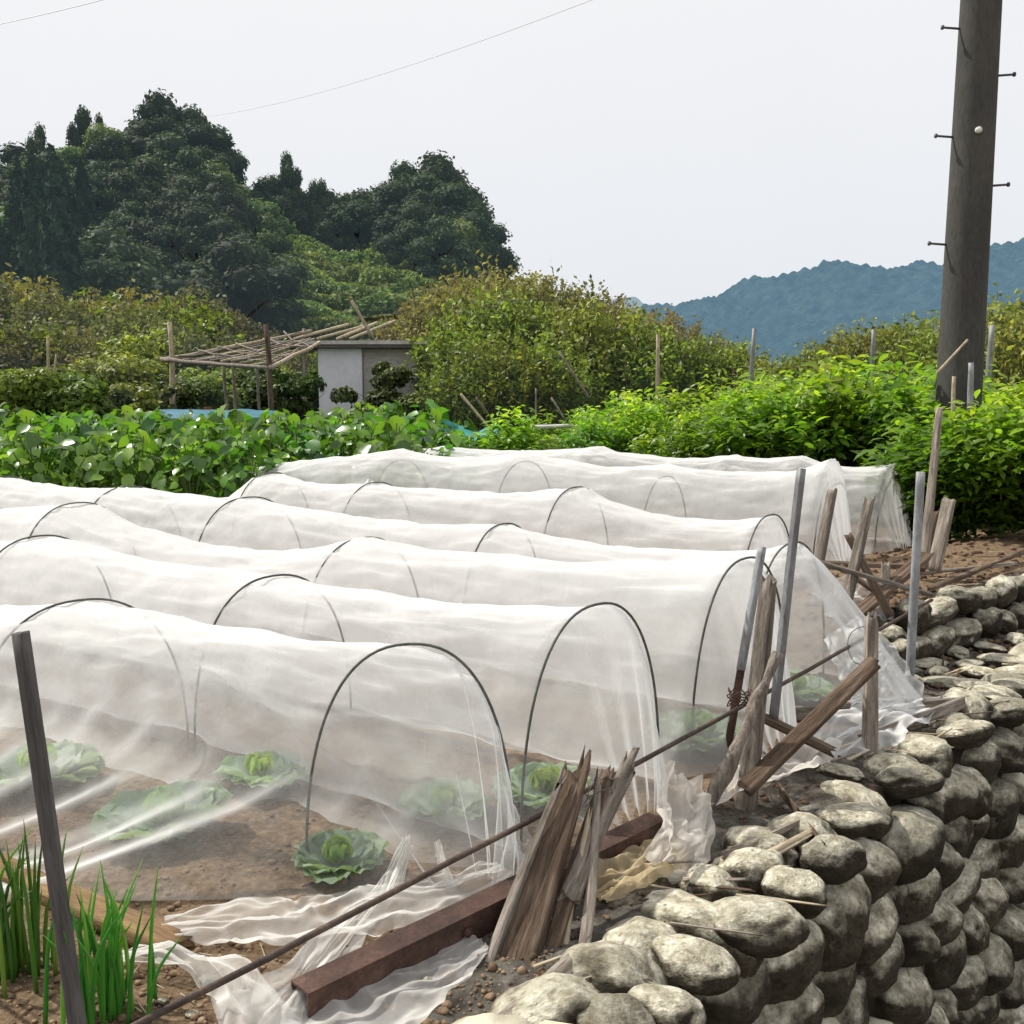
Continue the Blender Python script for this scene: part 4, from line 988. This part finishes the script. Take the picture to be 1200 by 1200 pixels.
# cluster of stakes in the middle
def gp(px, py, z=0.0): return G(px, py, z)
d1 = G(850, 900).y
beam('metal_stake', At(848, 905, d1), At(892, 643, d1+.12), .026, .026, M['rust'], 'thin rusty stake leaning right, leftmost of the middle cluster', 'stake', rough=.05, jag=.003, rnd_=.4)
beam('metal_stake', At(868, 785, d1+.035), At(893, 641, d1+.118), .031, .031, M['steel'], 'grey pipe sleeve over the upper half of the thin rusty stake', 'pipe', rough=.03, jag=.002, rnd_=.6)
beam('wooden_post', At(872, 968, 3.42), At(901, 680, 3.52), .07, .055, M['wood'], 'thick weathered wooden post in the middle cluster', 'post', seed=3, taper=.3, rough=.1, jag=.02)
d2 = 3.75
beam('metal_stake', At(906, 845, d2), At(939, 549, d2+.05), .028, .03, M['steel'], 'tall grey metal stake behind the thick weathered post', 'stake', rough=.03, jag=.002, rnd_=.1)
mb = MB(); pts = smooth_pts([At(826, 950, 3.3), At(862, 880, 3.33), At(888, 820, 3.38), At(912, 765, 3.42)], 16)
V, Fc = tube_geo(pts, [.022+.010*math.sin(i*.5)**2-.0006*i for i in range(16)], 10, .35, 4); o = wobj('wooden_prop', V, Fc, M['wood'], origin=pts[0]); tag(o, 'gnarled bent branch propped against the thick weathered post', 'branch')
beam('wooden_brace', At(872, 925, 3.38), At(1026, 775, 3.62), .058, .04, M['darkwood'], 'squared brace board slanting from the thick post up to the pale post', 'brace', seed=5, rough=.06, jag=.012, rnd_=.05, roll=.4)
beam('wooden_post', At(1019, 893, 3.88), At(1021, 722, 3.92), .052, .045, M['wood'], 'short pale weathered post with a split top beside the slanting brace', 'post', seed=8, taper=.12, rough=.12, jag=.035)
beam('wood_board', At(888, 838, 3.75), At(975, 880, 3.7), .06, .03, M['darkwood'], 'dark board lying behind the slanting brace', 'board', seed=9, rough=.12, jag=.02)
# wire binding around the cluster
for k in range(2):
    pts = []
    c = At(866, 818, 3.44)
    for i in range(90):
        t = i*.42; pts.append(c+Vector((math.cos(t)*(.035+.006*math.sin(i)), math.sin(t)*.04, (i/90-.5)*.06+.012*math.sin(i*1.7+k))))
    V, Fc = tube_geo(pts, .0022, 4); 
    if k == 0: o = wobj('binding_wire', V, Fc, M['rust'], origin=c); tag(o, 'rusty wire wound around rod and stakes in the middle cluster', 'wire')
c = At(1012, 742, 3.97)
pts = [c+Vector((math.cos(i*.35)*.06, 0, math.sin(i*.35)*.08-.05))+Vector((0, .01*math.sin(i), 0)) for i in range(16)]
V, Fc = tube_geo(pts, .002, 4); o = wobj('binding_wire', V, Fc, M['hoop'], origin=c); tag(o, 'loose loop of dark wire hanging left of the short pale post', 'wire')
c = At(700, 920, 2.9)
pts = [c+Vector((math.cos(i*.6)*.05*(1+.3*math.sin(i)), -.03+.03*math.sin(i*.6), -.002*i+.03*math.sin(i*.9))) for i in range(26)]
V, Fc = tube_geo(pts, .0016, 4); o = wobj('binding_wire', V, Fc, M['hoop'], origin=c); tag(o, 'dark wire tangled round the rod on top of the split stump', 'wire')

# right hand stakes
d3 = 4.72
beam('metal_pipe', At(1065, 812, d3), At(1079, 553, d3+.04), .042, .042, M['steel'], 'blue grey galvanised pipe standing on the stone wall', 'pipe', rough=.01, jag=.0, rnd_=.95)
beam('wooden_stake', At(1082, 665, 5.6), At(1101, 478, 5.65), .05, .04, M['wood'], 'tall thin grey wooden stake right behind the galvanised pipe', 'stake', seed=4, taper=.35, jag=.01)
beam('wooden_post', At(1094, 668, 5.9), At(1112, 585, 6.0), .08, .04, M['wood'], 'brown grey board leaning right of the tall thin stake', 'board', seed=6)
beam('wooden_post', At(1078, 668, 6.1), At(1098, 600, 6.15), .06, .04, M['darkwood'], 'dark board end behind the tall thin wooden stake', 'board', seed=7)
beam('wooden_post', At(957, 672, 5.35), At(975, 574, 5.42), .055, .04, M['wood'], 'upright brown board left of the crossed boards', 'post', seed=12, taper=.1, rnd_=.1)
beam('wooden_post', At(987, 728, 4.95), At(1019, 585, 5.05), .052, .035, M['wood'], 'brown pointed board leaning right in the crossed boards', 'post', seed=13, taper=.1, rnd_=.1, jag=.03)
beam('wooden_post', At(1043, 722, 4.98), At(993, 626, 5.12), .055, .03, M['darkwood'], 'dark board leaning left across the pointed one', 'post', seed=14, taper=.05, rnd_=.1, jag=.02)
beam('wooden_brace', At(1000, 724, 5.15), At(1085, 650, 5.4), .085, .03, M['darkwood'], 'wide dark brace board slanting behind the crossed boards', 'brace', seed=15, taper=.05, rnd_=.1)
beam('wooden_rail', At(948, 656, 5.0), At(1094, 698, 4.9), .03, .028, M['wood'], 'thin rail running right in front of the crossed boards', 'rail', seed=16, taper=.2)
beam('wooden_rail', At(955, 660, 5.75), At(1075, 664, 5.75), .05, .03, M['darkwood'], 'dark level rail behind the crossed boards', 'rail', seed=17)
beam('wooden_rail', At(985, 664, 5.4), At(1035, 700, 5.3), .035, .03, M['darkwood'], 'short dark rail piece sloping under the crossed boards', 'rail', seed=18)
beam('wooden_post', At(1036, 725, 5.3), At(1038, 660, 5.32), .045, .03, M['wood'], 'short pale post left of the galvanised pipe', 'post', seed=19)

# ------------------------------------------------------------------ stone walls
STONES = []
for s in range(9):
    rng = random.Random(s+50); V, Fc = ICO4; out = []
    ax = (1, rng.uniform(.72, .92), rng.uniform(.74, .98))
    for v in V:
        d = Vector(v); d = Vector([math.copysign(abs(q)**.78, q) for q in d]); d = d*(.93/max(.9, d.length**.5)); r = 1+.17*nz(d.x*1.1+s*5, d.y*1.1, d.z*1.1)+.09*nz(d.x*2.6+s, d.y*2.6, d.z*2.6)+.03*nz(d.x*7, d.y*7+s, d.z*7)+.012*nz(d.x*16, d.y*16+s, d.z*16)
        p = d*r
        # facet some sides
        for q in range(3):
            nrm = Vector((math.sin(s*3+q*2.1), math.cos(s*1.7+q*1.3), math.sin(q*1.9+s))).normalized(); k = p.dot(nrm)
            if k > .9: p -= nrm*(k-.9)*.6
        out.append((p.x*ax[0], p.y*ax[1], p.z*ax[2]))
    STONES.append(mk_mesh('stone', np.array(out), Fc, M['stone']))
def build_wall(root, specs, nmax):
    for i, (p, sz, rz, rx, ry, mi) in enumerate(specs):
        if i >= nmax: break
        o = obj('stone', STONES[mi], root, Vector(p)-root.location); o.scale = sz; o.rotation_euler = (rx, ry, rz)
    rest = specs[nmax:]
    if rest:
        Vs = []; Fs = []; off = 0
        for (p, sz, rz, rx, ry, mi) in rest:
            me = STONES[mi]; v = np.zeros(len(me.vertices)*3, dtype=np.float32); me.vertices.foreach_get('co', v); v = v.reshape(-1, 3)
            mt = Matrix.LocRotScale(Vector(p), Matrix.Rotation(rz, 3, 'Z').to_quaternion() @ Matrix.Rotation(ry, 3, 'Y').to_quaternion() @ Matrix.Rotation(rx, 3, 'X').to_quaternion(), Vector(sz))
            A = np.array(mt); v = v @ A[:3, :3].T+A[:3, 3]; Vs.append(v); Fs.append(ICO4[1]+off); off += len(v)
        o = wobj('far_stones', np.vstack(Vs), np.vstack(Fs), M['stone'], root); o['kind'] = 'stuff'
rr = random.Random(77)
wall = empty('stone_wall', (*xy(3.2, 0), 0), 'retaining wall of rounded river stones along the right side, dropping away below', 'wall')
specs = []
wang = math.atan2(WD.y, WD.x)
for row in range(9):
    a = .9+rr.uniform(0, .2); 
    while a < 6.6:
        L_ = rr.choice([rr.uniform(.13, .2), rr.uniform(.24, .34), rr.uniform(.3, .42)])
        if row == 0: L_ = min(L_, rr.uniform(.18, .27))
        hh = rr.uniform(.1, .15)*(1.08 if L_ > .28 else 1)
        z = .0-row*.205+rr.uniform(-.045, .045) if row else -.045+rr.uniform(-.02, .025)
        b = -.03-(-z)*.08+rr.uniform(-.05, .04)
        if row == 0: b = .03+rr.uniform(-.05, .03)
        x, y = xy(a+L_/2, b)
        specs.append(((x, y, z), (L_/2*1.13, hh*rr.uniform(1.15, 1.5) if row == 0 else hh*1.2, hh*(1.0 if row == 0 else 1.08)), wang+rr.uniform(-.3, .3)+(rr.choice([0, .5]) if row == 0 else 0), rr.uniform(-.35, .35), rr.uniform(-.35, .35), rr.randrange(9)))
        a += L_*.93
# a few big cap stones as seen on the wall top
for (px, py, sx, sy, sz_, rz, mi) in [(885, 1085, .155, .12, .09, .15, 0), (813, 1130, .12, .11, .085, -.7, 2), (1000, 962, .135, .085, .065, -.1, 4), (772, 1185, .115, .09, .07, -.5, 1), (715, 1205, .11, .1, .08, .1, 3), (975, 1008, .12, .095, .08, .4, 5), (1065, 915, .14, .1, .075, .2, 7), (1130, 860, .15, .1, .07, .4, 6), (1180, 832, .15, .1, .07, .5, 8), (932, 1045, .1, .1, .08, -.6, 6)]:
    p = G(px, py, 0); a, b = ab(p.x, p.y)
    specs = [s_ for s_ in specs if not ((Vector(s_[0])-Vector((p.x, p.y, -.02))).length < .13 and s_[0][2] > -.12)]
    specs.append(((p.x, p.y, .0), (sx, sy, sz_), rz, rr.uniform(-.15, .15), rr.uniform(-.1, .1), mi))
def vis(s_):
    p = s_[0]; d = p[1]
    if d < .3: return 0
    px = 600+p[0]/d*1200; py = 440+(1.5-p[2])/d*1200
    inside = 500 < px < 1290 and py < 1290
    return (1 if inside else 0)*1000+s_[1][0]/d
specs.sort(key=vis, reverse=True)
specs = [s_ for s_ in specs if vis(s_) > 1000 or s_[0][1] > 1.2]
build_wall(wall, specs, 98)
# upper wall
uw = empty('stone_wall', (U0.x, U0.y, 0), 'low upper wall of rounded stones stepped back on the right', 'wall')
specs = []; uang = math.atan2(UD.y, UD.x)
for row in range(3):
    e_ = -.35+rr.uniform(0, .1)
    while e_ < 4.2:
        L_ = rr.uniform(.19, .33); z = BANK-.05-row*.145+rr.uniform(-.02, .03)
        q = U0+UD*(e_+L_/2)+UN*(-.03-row*.035+rr.uniform(-.03, .03))
        if e_ < -.1 and row == 0: z -= .08
        specs.append(((q.x, q.y, z), (L_/2*1.13, .12, .1), uang+rr.uniform(-.3, .3), rr.uniform(-.3, .3), rr.uniform(-.3, .3), rr.randrange(9)))
        e_ += L_*.95
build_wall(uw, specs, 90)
# flat stones on the ledge
rs = 0
for (px, py, sx, sz_) in [(1085, 778, .14, .035), (1060, 795, .11, .03), (1110, 800, .12, .04), (1075, 760, .12, .05), (1160, 815, .13, .04), (1050, 775, .09, .04), (1135, 780, .1, .04), (1030, 838, .1, .04), (985, 905, .09, .035), (1175, 775, .14, .05), (1150, 790, .11, .045), (1198, 790, .14, .05), (1120, 765, .11, .04), (1160, 760, .1, .04), (1190, 752, .12, .05), (1098, 790, .09, .05), (1140, 805, .13, .045), (1185, 805, .12, .05)]:
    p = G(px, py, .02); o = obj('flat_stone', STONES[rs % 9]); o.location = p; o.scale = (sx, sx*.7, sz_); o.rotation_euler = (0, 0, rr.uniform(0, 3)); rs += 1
    tag(o, 'flat pale stone lying on the ledge beside the galvanised pipe', 'stone', 'flat stones on the ledge')

# ------------------------------------------------------------------ debris
def bark(px0, py0, px1, py1, w_, label, seed, mat='wood', z=.035, t_=.014):
    return beam('wood_piece', G(px0, py0, z), G(px1, py1, z+.015), w_, t_, M[mat], label, 'wood piece', roll=PI/2*(seed % 2)+.3, rough=.3, jag=.05, seed=seed, taper=.3)
bark(850, 1005, 942, 962, .05, 'reddish brown bark strip on the wall top, the longer of two side by side', 31, 'wood')
bark(868, 1020, 950, 975, .035, 'pale bark strip just below the longer one on the wall top', 32, 'bamboo')
bark(915, 925, 965, 990, .05, 'dark rotten bark piece beside the pale cap stone', 33, 'darkwood')
DB = 'straw and wood chips on the wall top'
for i in range(64):
    px, py = rr.choice([(rr.uniform(700, 900), rr.uniform(990, 1110)), (rr.uniform(1060, 1200), rr.uniform(740, 830)), (rr.uniform(960, 1060), rr.uniform(855, 905)), (rr.uniform(1000, 1130), rr.uniform(820, 870)), (rr.uniform(1080, 1200), rr.uniform(640, 690)), (rr.uniform(620, 720), rr.uniform(1110, 1190))])
    zz = BANK+.02 if py < 700 else .03
    p = G(px, py, zz); an = rr.uniform(-.6, 1.2); L_ = rr.uniform(.06, .26)
    beam('wood_chip', p, p+Vector((math.cos(an)*L_, math.sin(an)*L_, rr.uniform(0, .03))), rr.uniform(.008, .022), .006, M[rr.choice(['wood', 'bamboo', 'bamboo', 'darkwood'])], 'thin dry straw or wood chip lying on the wall top', 'wood chip', DB, rough=.2, seed=60+i, nr=6, jag=.01, taper=.5)
beam('wood_board', G(920, 838, .03), G(1125, 826, .05), .07, .02, M['wood'], 'long thin weathered board lying along the ledge over the plastic', 'board', roll=1.4, seed=41, rough=.12, jag=.03)
beam('wood_board', G(1010, 868, .04), G(1140, 820, .06), .05, .02, M['wood'], 'splintered board lying across the wall top towards the right edge', 'board', roll=1.2, seed=42, rough=.2, jag=.05)
beam('dead_branch', G(1090, 690, BANK+.05), G(1215, 640, BANK+.06), .03, .025, M['darkwood'], 'dark dead branch lying on the soil bank at the right', 'branch', seed=43, rough=.3)
beam('dead_branch', G(1075, 672, BANK+.04), G(1190, 660, BANK+.05), .025, .02, M['wood'], 'thin grey branch on the soil bank below the peppers', 'branch', seed=44, rough=.3)

def clods(pts, label, seed, mat):
    rng = np.random.default_rng(seed); Vs = []; Fs = []; off = 0
    v0, f0 = ICO1
    for (x, y, z, s_) in pts:
        v = v0*(1+.32*rng.normal(size=(len(v0), 3)))*s_*np.array([1, 1, .7])+np.array([x, y, z]); Vs.append(v); Fs.append(f0+off); off += len(v)
    o = wobj('soil_clods', np.vstack(Vs), np.vstack(Fs), mat, smooth=False); tag(o, label, 'soil', kind='stuff')
cl = []
for i in range(5200):
    px, py = rr.uniform(-60, 640), rr.uniform(900, 1290)
    if py > 1100 or rr.random() < .3:
        p = G(px, py, 0); s_ = min(.013, .004*math.exp(rr.gauss(0, .6))); cl.append((p.x, p.y, hgt(p.x, p.y)+s_*.3, s_))
clods(cl, 'loose crumbs of brown soil at the near edge of the bed', 1, rock_like('soil_crumb', [(.3, (.11, .07, .042)), (.7, (.34, .24, .15))], scale=14, coord='Object', objrand=0))
cl = []
for i in range(900):
    px, py = rr.uniform(940, 1260), rr.uniform(600, 760); p = G(px, py, .2); p.z = hgt(p.x, p.y)
    cl.append((p.x, p.y, p.z+.005, rr.uniform(.006, .03)))
clods(cl, 'loose soil and clods on the bank under the peppers', 2, rock_like('soil_crumb_dark', [(.3, (.06, .038, .025)), (.7, (.2, .13, .08))], scale=9, coord='Object', objrand=0))

# ------------------------------------------------------------------ loose netting and plastic film
def strip(name, ctrl, widths, mat, label, cat, seed=0, folds=6, amp=.02, n=70, m_=36, updir=None, group=None, lift=.0):
    pts = smooth_pts(ctrl, n); V = []
    for i, p in enumerate(pts):
        d = (pts[min(i+1, n-1)]-pts[max(i-1, 0)]).normalized()
        up = Vector(updir) if updir else Vector((0, 0, 1))
        side = d.cross(up).normalized(); nrm = side.cross(d).normalized()
        w_ = float(np.interp(i/(n-1), np.linspace(0, 1, len(widths)), widths))
        w_ *= 1+.2*nz(i*.11, seed)
        for j in range(m_):
            v = j/(m_-1)*2-1
            c1 = 1-2*abs(nz(i*.03+2*nz(i*.03, v*.8, seed), v*1.1, seed+3)); c2 = 1-2*abs(nz(i*.06, v*2.2+1.5*nz(i*.04, v, seed), seed+5)); f = amp*(.5*math.sin(v*folds*.6+seed+nz(i*.05, v*1.5, seed)*5)+1.3*c1+.6*c2-1.2+.15*nz(i*.16, v*6, seed+5))
            q = p+side*(v*w_/2*(1-.1*nz(i*.2, v*2, seed+8)))+nrm*f
            gz = hgt(q.x, q.y)+.006 if ab(q.x, q.y)[1] > .02 else -9
            q.z = max(q.z, gz+.003*abs(nz(q.x*30, q.y*30)))
            V.append(q)
    Fc = np.array([(i*m_+j, i*m_+j+1, (i+1)*m_+j+1, (i+1)*m_+j) for i in range(n-1) for j in range(m_-1)])
    o = wobj(name, V, Fc, mat, origin=pts[0]); return tag(o, label, cat, group)
strip('net_tail', [G(140, 1122, .03), G(200, 1112, .06), G(262, 1135, .05), G(300, 1190, .03), G(330, 1260, .02)], [.07, .1, .13, .16, .2], M['netloose'], 'twisted end of net trailing over the soil right of the spring onions', 'net', 1, 5, .022)
strip('net_tail', [At(478, 985, 2.95), At(455, 1040, 2.75), At(415, 1090, 2.6), G(360, 1160, .05), G(320, 1215, .03)], [.04, .06, .11, .17, .26], M['netloose'], 'gathered net tail hanging from the nearest tunnel to the rusty beam end', 'net', 2, 7, .022, updir=(0, -1, .3))
strip('net_tail', [At(512, 985, 2.95), At(524, 1030, 2.85), At(548, 1065, 2.75)], [.02, .035, .03], M['netloose'], 'short narrow gather of net hanging inside the nearest end hoop', 'net', 3, 4, .006, updir=(0, -1, .2))
strip('net_scrap', [G(345, 1230, .02), G(430, 1190, .03), G(510, 1140, .02), G(565, 1105, .02)], [.3, .26, .16, .08], M['netloose'], 'flat piece of grey white net spread on the soil below the rusty beam', 'net', 4, 4, .012)
strip('plastic_sheet', [At(800, 905, 3.25), G(800, 950, .12), G(800, 985, .1), G(770, 1020, .03)], [.13, .2, .2, .12], M['plastic'], 'crumpled whitish plastic film bunched on the wall beside the stump', 'plastic sheet', 5, 5, .035, updir=(.3, -.9, .5))
strip('plastic_sheet', [G(695, 1045, .03), G(730, 1020, .05), G(775, 1000, .05), G(800, 985, .04)], [.1, .17, .16, .06], M['plasticyel'], 'yellow stained plastic film between the stump and the crumpled white film', 'plastic sheet', 6, 6, .02)
strip('plastic_sheet', [G(820, 945, .05), G(880, 905, .09), G(930, 890, .08), G(972, 868, .05)], [.1, .18, .22, .12], M['plastic'], 'white film spread behind the gnarled branch and slanting brace', 'plastic sheet', 7, 5, .03)
strip('plastic_sheet', [G(968, 882, .03), G(1010, 850, .07), G(1060, 830, .06), G(1128, 822, .04)], [.2, .34, .26, .1], M['netwhite'], 'white sheet lying over the ledge between the short pale post and the right boards', 'plastic sheet', 8, 4, .025)
strip('net_tail', [At(985, 735, 4.35), At(1015, 775, 4.3), At(1035, 810, 4.25), G(1040, 835, .06)], [.18, .26, .3, .3], M['netwhite'], 'hanging end of white net behind the short pale post', 'net', 9, 6, .035, updir=(-.3, -.9, .2))
strip('net_tail', [At(978, 680, 5.4), At(1000, 705, 5.3), At(1015, 735, 5.2)], [.3, .35, .3], M['netwhite'], 'white net lying on the ground behind the crossed boards', 'net', 10, 4, .03, updir=(-.1, -.6, .8))
strip('net_scrap', [At(590, 930, 3.3), At(608, 975, 3.15), At(620, 1015, 3.05)], [.03, .06, .09], M['netloose'], 'loose flap of net between the first and second end hoops', 'net', 11, 3, .012, updir=(0, -1, .2))
# dry straw and weeds
for i in range(26):
    px, py = rr.uniform(140, 330), rr.uniform(1120, 1200)
    p = G(px, py, .008); an = rr.uniform(0, 3.1); L_ = rr.uniform(.03, .1)
    beam('straw', p, p+Vector((math.cos(an)*L_, math.sin(an)*L_, rr.uniform(0, .01))), .003, .002, M['bamboo'], 'short dry straw lying on the brown soil beside the spring onions', 'straw', 'bits of straw on the soil', nr=4, jag=.002, seed=i)
for i, (px, py, r_) in enumerate([(245, 1150, .028), (190, 1175, .018), (262, 1178, .015), (500, 1150, .018), (225, 1190, .02), (650, 1080, .02)]):
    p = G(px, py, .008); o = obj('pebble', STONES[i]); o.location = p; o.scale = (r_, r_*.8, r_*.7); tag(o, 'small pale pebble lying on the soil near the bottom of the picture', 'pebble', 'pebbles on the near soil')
strip('net_scrap', [G(190, 1092, .02), G(270, 1082, .03), G(350, 1078, .04), G(430, 1062, .03), G(520, 1045, .03), G(590, 1020, .03)], [.1, .22, .2, .26, .2, .1], M['netloose'], 'loose bunched hem of net lying on the soil in front of the nearest tunnel', 'net', 21, 5, .02, n=110)
cl = []
for i in range(1500):
    a = rr.uniform(1.2, 7.0); b = rr.uniform(.0, .4)
    x, y = xy(a, b); cl.append((x, y, hgt(x, y)+.004, min(.014, .004*math.exp(rr.gauss(0, .6)))))
clods(cl, 'earth crumbs and grit lying on the top of the stone wall', 3, bpy.data.materials['soil_crumb_dark'])
